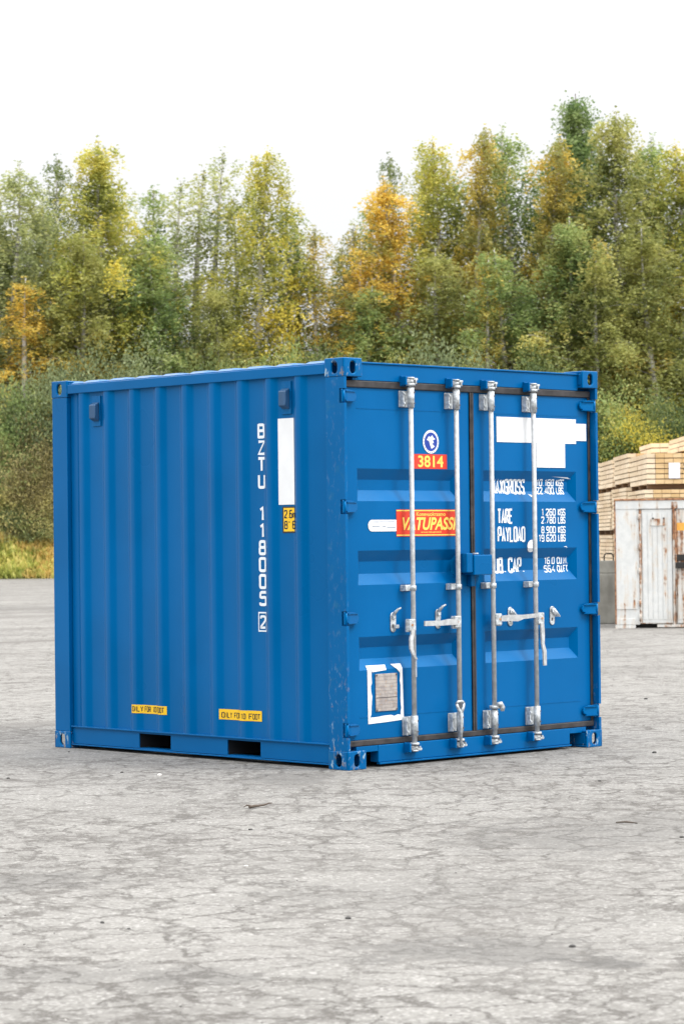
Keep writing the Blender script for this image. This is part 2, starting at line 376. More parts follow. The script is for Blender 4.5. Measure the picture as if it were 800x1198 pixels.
# ------------------------------------------------------------------ leaf meshes
def quads_mesh(name, C, U, V):
    """C centres, U,V half vectors -> rhombic leaves"""
    n = len(C); P = np.empty((n, 4, 3)); P[:, 0] = C-U; P[:, 1] = C-V*.9+U*.1; P[:, 2] = C+U; P[:, 3] = C+V*.9+U*.1
    me = bpy.data.meshes.new(name); me.vertices.add(4*n); me.vertices.foreach_set('co', P.reshape(-1).astype(np.float32))
    me.loops.add(4*n); me.loops.foreach_set('vertex_index', np.arange(4*n, dtype=np.int32))
    me.polygons.add(n); me.polygons.foreach_set('loop_start', np.arange(0, 4*n, 4, dtype=np.int32))
    me.update(calc_edges=True); return me
def leaves(C, size, g, down=.5):
    n = len(C); U = g.normal(size=(n, 3)); U[:, 2] -= down; U /= np.linalg.norm(U, axis=1)[:, None]
    W = g.normal(size=(n, 3)); V = np.cross(U, W); V /= np.linalg.norm(V, axis=1)[:, None]
    s = (size*g.uniform(.65, 1.25, n))[:, None]; return C, U*s*.5, V*s*.36
def make_birch(seed, H=17., R=1.9, t0=.10, nl=85, density=1., droop=1., up=.9, sparse=0., leafsz=.10, bare=False):
    g = np.random.default_rng(seed); tb = B()
    ph = g.uniform(0, 6.28); am = g.uniform(.1, .35)
    def trunk(t): return np.array([am*math.sin(t*3.2+ph)*t, am*math.cos(t*2.3+ph)*t, H*t*.985])
    tb.tube([trunk(t) for t in np.linspace(0, 1, 14)], [max(.012, .145*(H/17)*(1-t)**.85) for t in np.linspace(0, 1, 14)], 8)
    Cs = []; az = g.uniform(0, 6.28)
    for i in range(nl):
        t = t0+(1-t0-.02)*((i+g.uniform(0, 1))/nl)**.92; lobe = 1+.30*math.sin(t*21+ph)*math.cos(t*9+2*ph); az += 2.4+g.normal()*.5
        prof = min(1., (t-t0+.12)/.22)*(max(0.02, 1-t))**.86*1.45
        ln = R*prof*g.uniform(.45, 1.35)*lobe+.18
        if g.random() < sparse: ln *= .6
        base = trunk(t); o = np.array([math.cos(az), math.sin(az), 0.])
        el = up*g.uniform(.7, 1.3)
        pts = []
        for s in np.linspace(0, 1, 6):
            pts.append(base+o*ln*s*(1-.12*s)+np.array([0, 0, ln*(el*s-.55*droop*s*s)]))
        tb.tube(pts, [max(.006, .035*ln/2*(1-s*.85)) for s in np.linspace(0, 1, 6)], 4, cap=False)
        nt = int((9+ln*11)*density*(.5 if g.random() < sparse else 1))
        for _ in range(nt):
            s = g.uniform(.12, 1.0); k = s*5; a = int(min(4, k)); fr = k-a
            q = np.array(pts[a])*(1-fr)+np.array(pts[a+1])*fr+g.normal(size=3)*[.14, .14, .10]
            tl = g.uniform(.35, 1.6)*droop*(.6+.4*min(1, ln)); dr = np.array([g.normal()*.22+o[0]*.15, g.normal()*.22+o[1]*.15, -1.])
            m_ = int(g.integers(11, 23)); ss = g.uniform(0, 1, m_)[:, None]
            Cs.append(q+dr*tl*ss+g.normal(size=(m_, 3))*[.055, .055, .075])
    # leader tuft
    top = trunk(1.); Cs.append(top+np.clip(g.normal(size=(60, 3)), -1.8, 1.8)*[.05, .05, .30]-[0, 0, .42])
    C = np.concatenate(Cs); me = quads_mesh('crown', *leaves(C, leafsz, g, .7)); 
    return tb, me
def make_dark(seed, H=17., R=2.2, nl=130, leafsz=.12, t0=.15):       # upright aspen
    g = np.random.default_rng(seed); tb = B(); ph = g.uniform(0, 6)
    tr = lambda t: np.array([.2*math.sin(t*3+ph)*t, .2*math.cos(t*2+ph)*t, H*t*.98])
    tb.tube([tr(t) for t in np.linspace(0, 1, 12)], [max(.015, .17*(1-t)**.9) for t in np.linspace(0, 1, 12)], 8)
    Cs = []; az = 0
    for i in range(nl):
        t = t0+(1-t0-.03)*(i+g.random())/nl; az += 2.4+g.normal()*.4; ln = R*1.2*(max(.02, 1-t)**.78)*g.uniform(.35, 1.3)*min(1, (t-t0+.15)/.2)
        o = np.array([math.cos(az), math.sin(az), 0]); pts = [tr(t)+o*ln*s+np.array([0, 0, ln*1.0*s**1.3]) for s in np.linspace(0, 1, 5)]
        tb.tube(pts, [max(.007, .04*ln/2*(1-s*.85)) for s in np.linspace(0, 1, 5)], 4, cap=False)
        for _ in range(int(9+ln*14)):
            s = g.uniform(.2, 1.05); k = min(3.99, s*4); a = int(k); q = np.array(pts[a])*(1-(k-a))+np.array(pts[a+1])*(k-a)
            Cs.append(q+g.normal(size=(14, 3))*[.22, .22, .17])
    C = np.concatenate(Cs); return tb, quads_mesh('crown', *leaves(C, leafsz, g, .1))
def make_shrub(seed, H=4., R=2., ncl=190, leafsz=.088, k=130):
    g = np.random.default_rng(seed); tb = B(); Cs = []
    for i in range(ncl):
        a = g.uniform(0, 6.28); e = math.asin(g.uniform(-.05, 1)); rr = g.uniform(.35, 1.)**.6*g.uniform(.8, 1.12)
        tip = np.array([R*rr*math.cos(e)*math.cos(a), R*rr*math.cos(e)*math.sin(a), H*.12+H*.86*rr*math.sin(e)])
        if i % 3 == 0:
            b0 = np.array([g.normal()*.15, g.normal()*.15, 0]); mid = b0*.5+tip*.45+np.array([0, 0, H*.12])
            tb.tube([b0, mid, tip], [.03, .018, .006], 5, cap=False)
        dr = np.array([math.cos(a)*.3, math.sin(a)*.3, .75]); m_ = int(k*g.uniform(.5, 1.4)); s = g.uniform(-.5, .5, m_)[:, None]
        Cs.append(tip+dr*s*.9+g.normal(size=(m_, 3))*[.27, .27, .17])
    C = np.concatenate(Cs); C = C[C[:, 2] > .02]; return tb, quads_mesh('foliage', *leaves(C, leafsz, g, 0.))
PROTO = {}
GT = 'trees of the wood behind the yard'; GS = 'shrubs along the edge of the wood'
def proto(key, fn, name, trunkname, crown, bk):
    PROTO[key] = (fn, name, trunkname, crown, bk, [None])
def plant(key, px, pytop, dep, colour, label, cat, group, rz=0., wid=1., base=None):
    """stand a tree so that its top reaches the height seen at (px, pytop); dep is its real distance"""
    fn, name, tn, cn, bk, cache = PROTO[key]
    if cache[0] is None:
        tb, me = fn(); root = empty(name)
        t = tb.build(tn, bk, root); c = link(cn, me, LEAF['green'], root)
        c.material_slots[0].link = 'OBJECT'
        cache[0] = [root, max(v.co.z for v in me.vertices), False]
    root, H, used = cache[0]
    if used:
        r = copy_tree(root)
    else: r = root; cache[0][2] = True
    dep = dep+(1.2 if group == GS else 3.5); wid = wid*(2.15 if group == GT and key[0] == 'b' else 1.75 if group == GT else 1.12)
    lat = latof(px, pytop, dep); zt = zof(px, pytop, dep); zb = float(bankz(dep-BD))-.05 if base is None else base
    s = (zt-zb)/H
    r.location = LD(lat, dep, zb); r.rotation_euler = (0, 0, rz); r.scale = (wid, wid, s)
    for ch in r.children:
        if ch.name.split('.')[0] == cn:
            ch.material_slots[0].link = 'OBJECT'; ch.material_slots[0].material = LEAF[colour]
    tag(r, label, cat, group); return r
proto('b1', lambda: make_birch(11), 'birch_tree', 'trunk', 'crown', 'birch_bark')
proto('b2', lambda: make_birch(12, R=1.6, droop=1.3, nl=75), 'birch_tree', 'trunk', 'crown', 'birch_bark')
proto('b3', lambda: make_birch(13, R=2.2, nl=100, density=1.05), 'birch_tree', 'trunk', 'crown', 'birch_bark')
proto('b4', lambda: make_birch(14, R=1.5, nl=60, density=.75, sparse=.35), 'birch_tree', 'trunk', 'crown', 'birch_bark')
proto('b5', lambda: make_birch(15, R=1.25, nl=80, up=1.1, droop=.8), 'birch_tree', 'trunk', 'crown', 'birch_bark')
proto('bs', lambda: make_birch(16, R=1.5, nl=60, density=.38, sparse=.45, t0=.2), 'birch_tree', 'trunk', 'crown', 'birch_bark')
proto('a1', lambda: make_dark(21), 'aspen_tree', 'trunk', 'crown', 'dark_bark')
proto('a2', lambda: make_dark(22, R=1.6, nl=90), 'aspen_tree', 'trunk', 'crown', 'dark_bark')
proto('s1', lambda: make_shrub(31), 'willow_shrub', 'stems', 'foliage', 'dark_bark')
proto('s2', lambda: make_shrub(32, H=4.5, R=1.7, ncl=130), 'willow_shrub', 'stems', 'foliage', 'dark_bark')
proto('s3', lambda: make_shrub(33, H=3.2, R=2.1, ncl=170, leafsz=.085), 'willow_shrub', 'stems', 'foliage', 'dark_bark')

GT = 'trees of the wood behind the yard'
T = [ # key, px, top, depth, colour, width scale, label
 ('b2', 2, 188, 113, 'pale', 1.0, 'pale green birch cut by the left edge of the photo'),
 ('b4', 68, 178, 118, 'dark', .75, 'slender dark green tree just left of the big yellow topped birch'),
 ('b3', 127, 158, 114, 'yellowgreen', .92, 'big birch with a bright yellow green top, tallest on the left side'),
 ('b4', 34, 322, 110, 'orange', .9, 'small orange birch low at the left edge of the wood'),
 ('b1', 92, 268, 111.5, 'olive', .85, 'mid height olive birch in front of the big yellow topped birch'),
 ('b2', 165, 262, 113, 'green', .95, 'green birch right beside the big yellow topped birch'),
 ('bs', 209, 206, 115, 'pale', 1.0, 'thin pale birch with sky showing through, second from the big yellow topped birch'),
 ('bs', 252, 170, 117, 'pale', 1.0, 'sparse nearly bare birch rising left of the tall olive yellow birch'),
 ('b1', 188, 300, 112, 'green', .85, 'low green birch standing under the thin pale birches'),
 ('b1', 300, 170, 113.5, 'yellowgreen', .82, 'tall olive yellow birch standing alone above the left half of the container'),
 ('b4', 336, 238, 115, 'green', .85, 'green sparse birch on the right flank of the tall olive yellow birch'),
 ('b4', 374, 262, 114, 'yellow', .72, 'small thin yellow birch in the dip of the tree line'),
 ('b4', 428, 280, 112.5, 'orange', .9, 'orange leaved birch right of the dip in the tree line'),
 ('b4', 457, 176, 117, 'dark', .62, 'dark narrow tree behind the tall orange birch'),
 ('b5', 470, 205, 113.5, 'orange', .95, 'tall orange birch with a pale trunk above the container door'),
 ('b1', 510, 160, 116, 'yellowgreen', .9, 'yellow green birch between the orange birch and the narrow golden birch'),
 ('b5', 553, 143, 114, 'yellow', .72, 'narrow golden birch with a long white trunk'),
 ('b2', 607, 143, 116.5, 'green', .95, 'light green birch right of the narrow golden birch'),
 ('b5', 636, 156, 113.5, 'yellow', .85, 'birch with a yellow top and a leaning pale trunk, left of the tall dark aspen'),
 ('a1', 682, 104, 118, 'aspen', .85, 'dark green aspen, the tallest tree of all'),
 ('b3', 732, 122, 114.5, 'olive', .92, 'broad tall olive birch just right of the tallest dark aspen'),
 ('b2', 775, 152, 117, 'green', .9, 'green birch near the right edge behind the broad olive birch'),
 ('b1', 803, 162, 115, 'yellowgreen', .9, 'yellow green birch cut by the right edge of the photo'),
 ('b3', 655, 250, 112, 'green', .8, 'mid height green birch in front of the tallest dark aspen'),
 ('b1', 585, 290, 111, 'green', .85, 'mid height green birch under the light green birch'),
 ('b4', 572, 300, 110, 'yellow', .65, 'low golden birch with leaf clusters hanging above the container door bars'),
 ('b2', 520, 285, 111.5, 'olive', .9, 'mid height olive birch right of the tall orange birch'),
 ('b2', 768, 262, 111.5, 'olive', .9, 'mid height olive birch in front of the green birch at the right edge'),
 ('b1', 700, 300, 110.5, 'olive', .85, 'low olive birch above the right end of the container'),
 ('b3', 440, 330, 111.5, 'green', .75, 'low green birch tucked under the orange birches'),
 ('b3', 258, 330, 112, 'olive', .6, 'low olive birch under the sparse nearly bare birch'),
 ('b2', 44, 232, 117, 'pale', .8, 'pale birch between the left edge birch and the slender dark tree'),
 ('b4', 172, 215, 117.5, 'green', 1.0, 'loose green birch behind the right flank of the big yellow topped birch'),
 ('bs', 232, 190, 118, 'olive', 1.1, 'sparse olive birch between the two thin pale birches'),
 ('b4', 275, 228, 117, 'olive', .9, 'loose olive birch tucked behind the left flank of the tall olive yellow birch'),
 ('b4', 405, 330, 116, 'pale', .9, 'thin pale birch low in the dip before the orange birches'),
 ('b4', 490, 185, 118, 'olive', .8, 'loose olive birch between the tall orange birch and the yellow green one'),
 ('b4', 530, 200, 118, 'green', .9, 'loose green birch left of the narrow golden birch'),
 ('b4', 580, 185, 118, 'olive', .9, 'loose olive birch right behind the narrow golden birch'),
 ('b2', 660, 175, 118.5, 'green', .8, 'green birch between the yellow topped birch and the tallest dark aspen'),
 ('b4', 752, 165, 118.5, 'yellowgreen', .8, 'thin yellow green birch between the broad olive birch and the right edge'),
 ('b4', 352, 262, 117, 'olive', .9, 'thin olive birch left of the small yellow birch in the dip'),
 ('b4', 398, 285, 117.5, 'olive', .9, 'thin olive birch right of the small yellow birch in the dip'),
 ('b4', 418, 262, 118, 'yellow', .7, 'thin yellow birch at the left flank of the dark narrow tree'),
 ('b4', 438, 235, 118.5, 'green', .9, 'loose green birch left of the dark narrow tree'),
 ('b2', 105, 200, 118, 'olive', .8, 'olive birch behind the left flank of the big yellow topped birch'),
 ('b1', 15, 270, 116, 'green', .9, 'green birch behind the small orange birch'),
]
rr = random.Random(4)
for i, (k, px, py, d, c, wd, lab) in enumerate(T):
    plant(k, px, py, d, c, lab, 'tree', GT, rr.uniform(0, 6.28), wd)
GS = 'shrubs along the edge of the wood'
S_ = [
 ('s1', 100, 388, 110, 'grey', 1.0, 'rounded grey green willow shrub behind the left end of the container roof'),
 ('s2', 160, 372, 110.5, 'grey', 1.0, 'taller grey green willow shrub behind the left half of the container roof'),
 ('s1', 235, 400, 110, 'dark', 1.0, 'low dark green shrub behind the middle of the container side'),
 ('s1', 385, 385, 110.5, 'dark', .9, 'dark shrub in the dip of the tree line behind the near corner'),
 ('s1', 505, 376, 109.8, 'grey', 1.25, 'broad grey green willow shrub rising behind the left door bars'),
 ('s2', 560, 405, 110, 'green', 1.0, 'green shrub right of the broad grey willow behind the doors'),
 ('s1', 640, 395, 110, 'dark', 1.0, 'dark green shrub behind the right door leaf'),
 ('s2', 715, 430, 109.5, 'green', 1.1, 'green shrub just right of the top right container corner'),
 ('s1', 745, 465, 109, 'yellowgreen', .9, 'yellow green shrub rising above the timber stack'),
 ('s1', 785, 445, 109.5, 'dark', 1.0, 'dark shrub above the timber at the right edge of the photo'),
 ('s2', 30, 405, 110.5, 'grey', 1.0, 'grey green shrub at the left edge level with the container top'),
 ('s1', 5, 430, 110, 'green', .9, 'green shrub cut by the left edge level with the container top'),
 ('s3', 52, 470, 109.3, 'brown', 1.0, 'olive brown shrub against the upper left edge of the container'),
 ('s3', 12, 500, 108.9, 'brown', 1.0, 'brown leaved shrub cut by the left edge at half height of the container'),
 ('s3', 45, 540, 108.5, 'brown', .9, 'low dark brown shrub beside the container edge above the weeds'),
 ('s3', 22, 572, 108.3, 'grey', .7, 'small grey green shrub standing in the tall weeds'),
 ('s3', 60, 585, 108.2, 'pale', .7, 'small pale green shrub in the weeds beside the container edge'),
 ('s1', 320, 385, 110.5, 'green', 1.0, 'green shrub under the tall olive yellow birch'),
 ('s2', 455, 395, 110.2, 'olive', 1.0, 'olive shrub behind the near top corner of the container'),
 ('s3', -35, 520, 109, 'green', 1.2, None), ('s1', -60, 440, 110, 'brown', 1.2, None), ('s1', 830, 450, 109.5, 'green', 1.2, None), ('s2', 870, 440, 110, 'olive', 1.2, None),
]
for k, px, py, d, c, wd, lab in S_:
    plant(k, px, py, d, c, lab or 'shrub beyond the edge of the photo at the end of the hedge', 'shrub', GS, rr.uniform(0, 6.28), wd)
for px, py, c in ((-45, 200, 'olive'), (-95, 190, 'yellowgreen'), (-150, 215, 'green'), (-215, 200, 'olive'), (-280, 225, 'green'), (-350, 210, 'yellowgreen'), (-430, 230, 'olive'), (845, 150, 'green'), (890, 170, 'olive'), (950, 160, 'yellowgreen'), (1015, 185, 'green'), (1080, 170, 'olive'), (1150, 190, 'green'), (1230, 200, 'olive')):
    plant('b1', px, py, 115, c, 'birch just beyond the edge of the photo at the end of the wood', 'tree', GT, rr.uniform(0, 6.28), 1.)
# dense understorey that closes the wood
def understorey():
    g = np.random.default_rng(77); n = 6800
    lat = g.uniform(-34, 34, n); dep = g.uniform(115, 126, n); top = 8.2+1.6*np.sin(lat*.55)+1.0*np.sin(lat*1.7+1)+g.normal(size=n)*.5
    z = 1.2+(top-1.2)*g.uniform(0, 1, n)**.8; Cs = []
    for i in range(n):
        p = LD(lat[i], dep[i], z[i]); Cs.append(np.array(p)+g.normal(size=(30, 3))*[.45, .45, .35])
    return quads_mesh('understorey', *leaves(np.concatenate(Cs), .19, g, .2))
tag(link('understorey', understorey(), LEAF['green']), 'dense dark undergrowth filling the wood between the trunks', 'undergrowth', kind='stuff')
def weeds():
    g = np.random.default_rng(8); n = 60000
    lat = np.concatenate([g.uniform(-20.5, -8, n), g.uniform(-34, 34, n//2)]); N_ = len(lat); dy = g.uniform(.05, 7, N_)
    hmax = (.15+.85*np.clip(dy/1.5, 0, 1))*(.75+.5*np.sin(lat*1.3+dy)*np.sin(lat*.43+2)) ; hmax = np.clip(hmax, .08, 1.5)
    zz = bankz(dy); h = g.uniform(0, 1, N_)**.7*hmax
    base = CAM*[1, 1, 0]; C = base+RH*lat[:, None]+FH*(BD+dy)[:, None]; C[:, 2] = zz+h
    U = g.normal(size=(N_, 3))*.35; U[:, 2] = 1; U /= np.linalg.norm(U, axis=1)[:, None]; W = g.normal(size=(N_, 3)); V = np.cross(U, W); V /= np.linalg.norm(V, axis=1)[:, None]
    s = g.uniform(.12, .28, N_)[:, None]; return quads_mesh('tall_grass', C, U*s*.6, V*s*.22)
tag(link('tall_grass', weeds(), LEAF['grass']), 'tall yellowing grass and weeds along the edge of the yard', 'grass', kind='stuff')
# ------------------------------------------------------------------ blue container
LL, WW, HH = 2.991, 2.438, 2.591
cont = empty('shipping_container', (0, 0, 0), label='blue ten foot steel shipping container with closed double doors standing on the asphalt yard', cat='container')
RIDGE, PITCH_Y, = [], 0
rp = [96.5, 126, 156.5, 186.5, 218, 250.5, 283, 316.5, 350]
for x in rp:
    d = ray(x, 470); t = (.012-CAM[0])/d[0]; RIDGE.append(float(CAM[1]+t*d[1]))
RIDGE.sort(); step = (RIDGE[-1]-RIDGE[0])/8; RIDGE = [RIDGE[0]+.015+i*step for i in range(9)]
XO, XI = .012, .036; HW, SL = .024, .042                                    # crest half width, slope width
BK = []
for r in RIDGE: BK += [(r-HW-SL, XI), (r-HW, XO), (r+HW, XO), (r+HW+SL, XI)]
BK = [(.178, XI)]+BK+[(LL-.178, XI)]
bu = [p[0] for p in BK]; bv = [p[1] for p in BK]
def sprof(y): return float(np.interp(y, bu, bv))
# corner castings with slotted faces
def slot(cx, cz, wv, hv, n=24):
    pts = []
    for i in range(n):
        a = 2*math.pi*i/n; c, s = math.cos(a), math.sin(a); r = wv/2
        pts.append((cx+r*c, cz+(hv/2-r)*(1 if s >= 0 else -1)*(abs(s) > 1e-6)+r*s))
    return pts
def plate_hole(b, fn, w, h, hw, hh, th):
    n = 24; inner = slot(w/2, h/2, hw, hh, n); outer = []
    for i in range(n):
        a = 2*math.pi*i/n; c, s = math.cos(a), math.sin(a); k = 1/max(abs(c)/(w/2), abs(s)/(h/2)); outer.append([w/2+c*k, h/2+s*k])
    for cx, cy in ((0, 0), (w, 0), (w, h), (0, h)):
        j = min(range(n), key=lambda q: (outer[q][0]-cx)**2+(outer[q][1]-cy)**2); outer[j] = [cx, cy]
    A = [[b.b.verts.new(fn(u, v, d)) for u, v in pts] for d in (0, th) for pts in (outer, inner)]
    for i in range(n):
        j = (i+1) % n
        b.b.faces.new((A[0][i], A[0][j], A[1][j], A[1][i])); b.b.faces.new((A[2][j], A[2][i], A[3][i], A[3][j])); b.b.faces.new((A[1][i], A[1][j], A[3][j], A[3][i]))
        b.b.faces.new((A[0][j], A[0][i], A[2][i], A[2][j]))
for ix in (0, 1):
    for iy in (0, 1):
        for iz in (0, 1):
            sx = 1 if ix == 0 else -1; sy = 1 if iy == 0 else -1; X = 0 if ix == 0 else WW; Y = 0 if iy == 0 else LL; Z = 0 if iz == 0 else HH-.118
            w_, d_, h_, th = .162, .178, .118, .016; b = B()
            plate_hole(b, lambda u, v, d: (X+sx*u, Y+sy*d, Z+v), w_, h_, .050, .080, th)
            plate_hole(b, lambda u, v, d: (X+sx*d, Y+sy*u, Z+v), d_, h_, .055, .080, th)
            cx = lambda a: X+sx*a; cy = lambda a: Y+sy*a
            bx = lambda x0, x1, y0, y1, z0, z1: b.box(min(cx(x0), cx(x1)), max(cx(x0), cx(x1)), min(cy(y0), cy(y1)), max(cy(y0), cy(y1)), z0, z1)
            bx(.001, w_-.001, .001, d_-.001, Z+.001, Z+.017); bx(.001, w_-.001, .001, d_-.001, Z+h_-.017, Z+h_-.001)
            bx(w_-.016, w_-.001, .017, d_-.001, Z+.018, Z+h_-.018); bx(.017, w_-.017, d_-.016, d_-.001, Z+.018, Z+h_-.018)
            near = (ix == 0 and iy == 0)
            o = b.build('corner_casting', 'blue_worn' if (near or (iz == 0)) else 'blue_soft', cont)
            if near: o['label'] = 'scratched corner casting with bare metal showing'
            md = o.modifiers.new('bev', 'BEVEL'); md.width = .006; md.segments = 2; md.limit_method = 'ANGLE'; md.angle_limit = math.radians(60)
HZ = [2.352, 1.653, .951, .249]
def post(mirror):
    b = B(); sx = lambda x: WW-x if mirror else x
    def bx(x0, x1, y0, y1, z0, z1, bev=0): b.box(min(sx(x0), sx(x1)), max(sx(x0), sx(x1)), y0, y1, z0, z1, bev)
    cuts = sorted(HZ); z = .119
    for c in cuts+[None]:
        z1 = c-.046 if c else HH-.119
        bx(.004, .026, .004, .172, z, z1)
        if c: bx(.004, .026, .048, .172, z1, c+.046); z = c+.046
    bx(.027, .115, .100, .172, .119, HH-.119)
    return b.build('corner_post', 'blue_soft' if mirror else 'blue_near', cont)
post(False); post(True)
for mir in (0, 1):
    b = B(); x0, x1 = (.004, .10) if not mir else (WW-.10, WW-.004)
    b.box(x0, x1, LL-.172, LL-.004, .119, HH-.119, .003); b.build('corner_post', 'blue', cont)
    # hinge pocket darkness is a real cut in the post; a backing strip closes it
for mir in (0, 1):
    for z in HZ:
        b = B(); fx = (lambda x: WW-x) if mir else (lambda x: x)
        poly = [(.004, -.036), (.05, -.040), (.105, -.036), (.142, -.020), (.150, 0), (.142, .020), (.105, .036), (.05, .040), (.004, .036)]
        b.prism(poly, lambda u, v, d: (fx(u), .018+d+max(0, u-.05)*.22, z+v), 0, .014, .003)
        b.tube([(fx(.018), .026, z-.044), (fx(.018), .026, z+.044)], .013, 12)
        for s in (-1, 1): b.prism([(.03, -.004), (.135, -.004), (.12, .003), (.03, .004)], lambda u, v, d: (fx(u), .010+d+max(0, u-.05)*.22, z+s*.030+v), 0, .012)
        h = b.build('hinge', 'blue', cont)
        B().tube([(fx(.018), .026, z-.052), (fx(.018), .026, z+.052)], .006, 8).build('hinge_pin', 'bolt', h)
# side walls
def side(mir):
    b = B(); n = 0; fx = (lambda x: WW-x) if mir else (lambda x: x); zs = [.150, 2.50]; rows = []
    for z in zs: rows.append([b.b.verts.new((fx(x), y, z)) for y, x in BK])
    for i in range(len(BK)-1):
        b.b.faces.new((rows[0][i], rows[0][i+1], rows[1][i+1], rows[1][i]))
    r2 = [[b.b.verts.new((fx(x+.004), y, z)) for y, x in BK] for z in zs]
    for i in range(len(BK)-1): b.b.faces.new((r2[0][i], r2[0][i+1], r2[1][i+1], r2[1][i]))
    o = b.build('side_wall', 'blue', cont)
    bv_ = o.modifiers.new('bev', 'BEVEL'); bv_.width = .012; bv_.segments = 3; bv_.limit_method = 'ANGLE'; bv_.angle_limit = math.radians(20)
    for p in o.data.polygons: p.use_smooth = True
side(0); side(1)
for mir in (0, 1):
    fx = (lambda a, c: (WW-c, WW-a)) if mir else (lambda a, c: (a, c))
    b = B(); b.box(*fx(.004, .064), .179, LL-.179, 2.496, 2.560, .004); b.box(*fx(.020, .10), .179, LL-.179, 2.5605, 2.566); b.build('top_side_rail', 'blue', cont)
    # bottom side rail with fork pockets
    PK = [(.843, 1.169), (1.747, 2.081)]; b = B(); ys = [.179, PK[0][0], PK[0][1], PK[1][0], PK[1][1], LL-.179]
    for a, c in ((0, 1), (2, 3), (4, 5)): b.box(*fx(.026, .034), ys[a], ys[c], .036, .150)
    for a, c in PK: b.box(*fx(.026, .034), a, c, .138, .150); b.box(*fx(.024, .10), a, c, .0335, .040)
    b.box(*fx(.008, .060), .179, LL-.179, .1505, .160, .002)
    b.box(*fx(.014, .080), .179, LL-.179, .024, .033, .002)
    b.build('bottom_side_rail', 'blue', cont)
    for a, c in PK:
        b = B(); b.box(*fx(.036, .9), a-.008, a-.002, .036, .146); b.box(*fx(.036, .9), c+.002, c+.008, .036, .146); b.box(*fx(.036, .9), a-.001, c+.001, .139, .146); b.box(*fx(.60, .61), a, c, .036, .138); b.build('fork_pocket', 'dark', cont)
b = B(); b.box(.05, WW-.05, .12, LL-.05, .162, .190); b.build('floor', 'plywood', cont)
for k in range(5):
    b = B(); b.box(.15, WW-.15, .35+k*.15 if k < 3 else .35+k*.5, .39+k*.15 if k < 3 else .39+k*.5, .05, .16); b.build('cross_member', 'dark', cont)
# rear end wall
b = B(); n = 9; pts = []
for i in range(n):
    x = .10+(WW-.20)*(i+.5)/n; pts += [(x-.09, LL-.05), (x-.04, LL-.014), (x+.04, LL-.014), (x+.09, LL-.05)]
pts = [(.10, LL-.05)]+pts+[(WW-.10, LL-.05)]
lo = [b.b.verts.new((x, y, .15)) for x, y in pts]; hi = [b.b.verts.new((x, y, 2.50)) for x, y in pts]
for i in range(len(pts)-1): b.b.faces.new((lo[i], lo[i+1], hi[i+1], hi[i]))
b.build('end_wall', 'blue', cont)
b = B(); b.box(.163, WW-.163, LL-.06, LL-.004, 2.49, 2.565, .003); b.build('end_rail', 'blue', cont); b = B(); b.box(.163, WW-.163, LL-.06, LL-.004, .03, .16, .003); b.build('end_rail', 'blue', cont)
# roof with pressed ridges
b = B(); ny = 96; xs = [.03, .075, .11, WW-.11, WW-.075, WW-.03]; rows = []
for j in range(ny*3+1):
    y = .18+(LL-.36)*j/(ny*3); ph = ((y-.18)/.2845) % 1; hgt = .019*max(0, min(1, (abs(ph-.5)*-1+.36)/.10))
    rows.append([b.b.verts.new((x, y, 2.568+(0 if i in (0, 5) else hgt*(.95 if i in (1, 4) else 1)))) for i, x in enumerate(xs)])
for a, c in zip(rows, rows[1:]):
    for i in range(5): b.b.faces.new((a[i], a[i+1], c[i+1], c[i]))
b.build('roof', 'blue', cont, smooth=True)
b = B(); b.box(.163, WW-.163, .050, .178, 2.562, 2.570); b.build('roof_end_plate', 'blue', cont); b = B(); b.box(.163, WW-.163, LL-.178, LL-.05, 2.562, 2.570); b.build('roof_end_plate', 'blue', cont)
# header and sill
b = B(); b.box(.163, WW-.163, .044, .12, 2.455, 2.561, .003); b.box(.163, WW-.163, .034, .060, 2.5615, 2.572, .002)
b.box(.120, .162, .046, .12, 2.455, 2.470); b.build('door_header', 'blue', cont)
b = B(); b.box(.310, 2.150, .044, .12, .030, .139, .004); b.box(.118, .309, .046, .12, .102, .139, .002); b.box(2.151, WW-.118, .046, .12, .102, .139, .002)
b.box(.310, 2.150, .030, .060, .018, .029, .002)
b.build('door_sill', 'blue', cont)
b = B(); b.box(.17, .309, .18, .19, .03, .14); b.box(2.151, 2.27, .18, .19, .03, .14); b.box(.10, WW-.10, .115, .118, .140, 2.46); b.build('inner_shadow_plate', 'dark', cont)  # plates added as painted shade behind the sill openings and doors
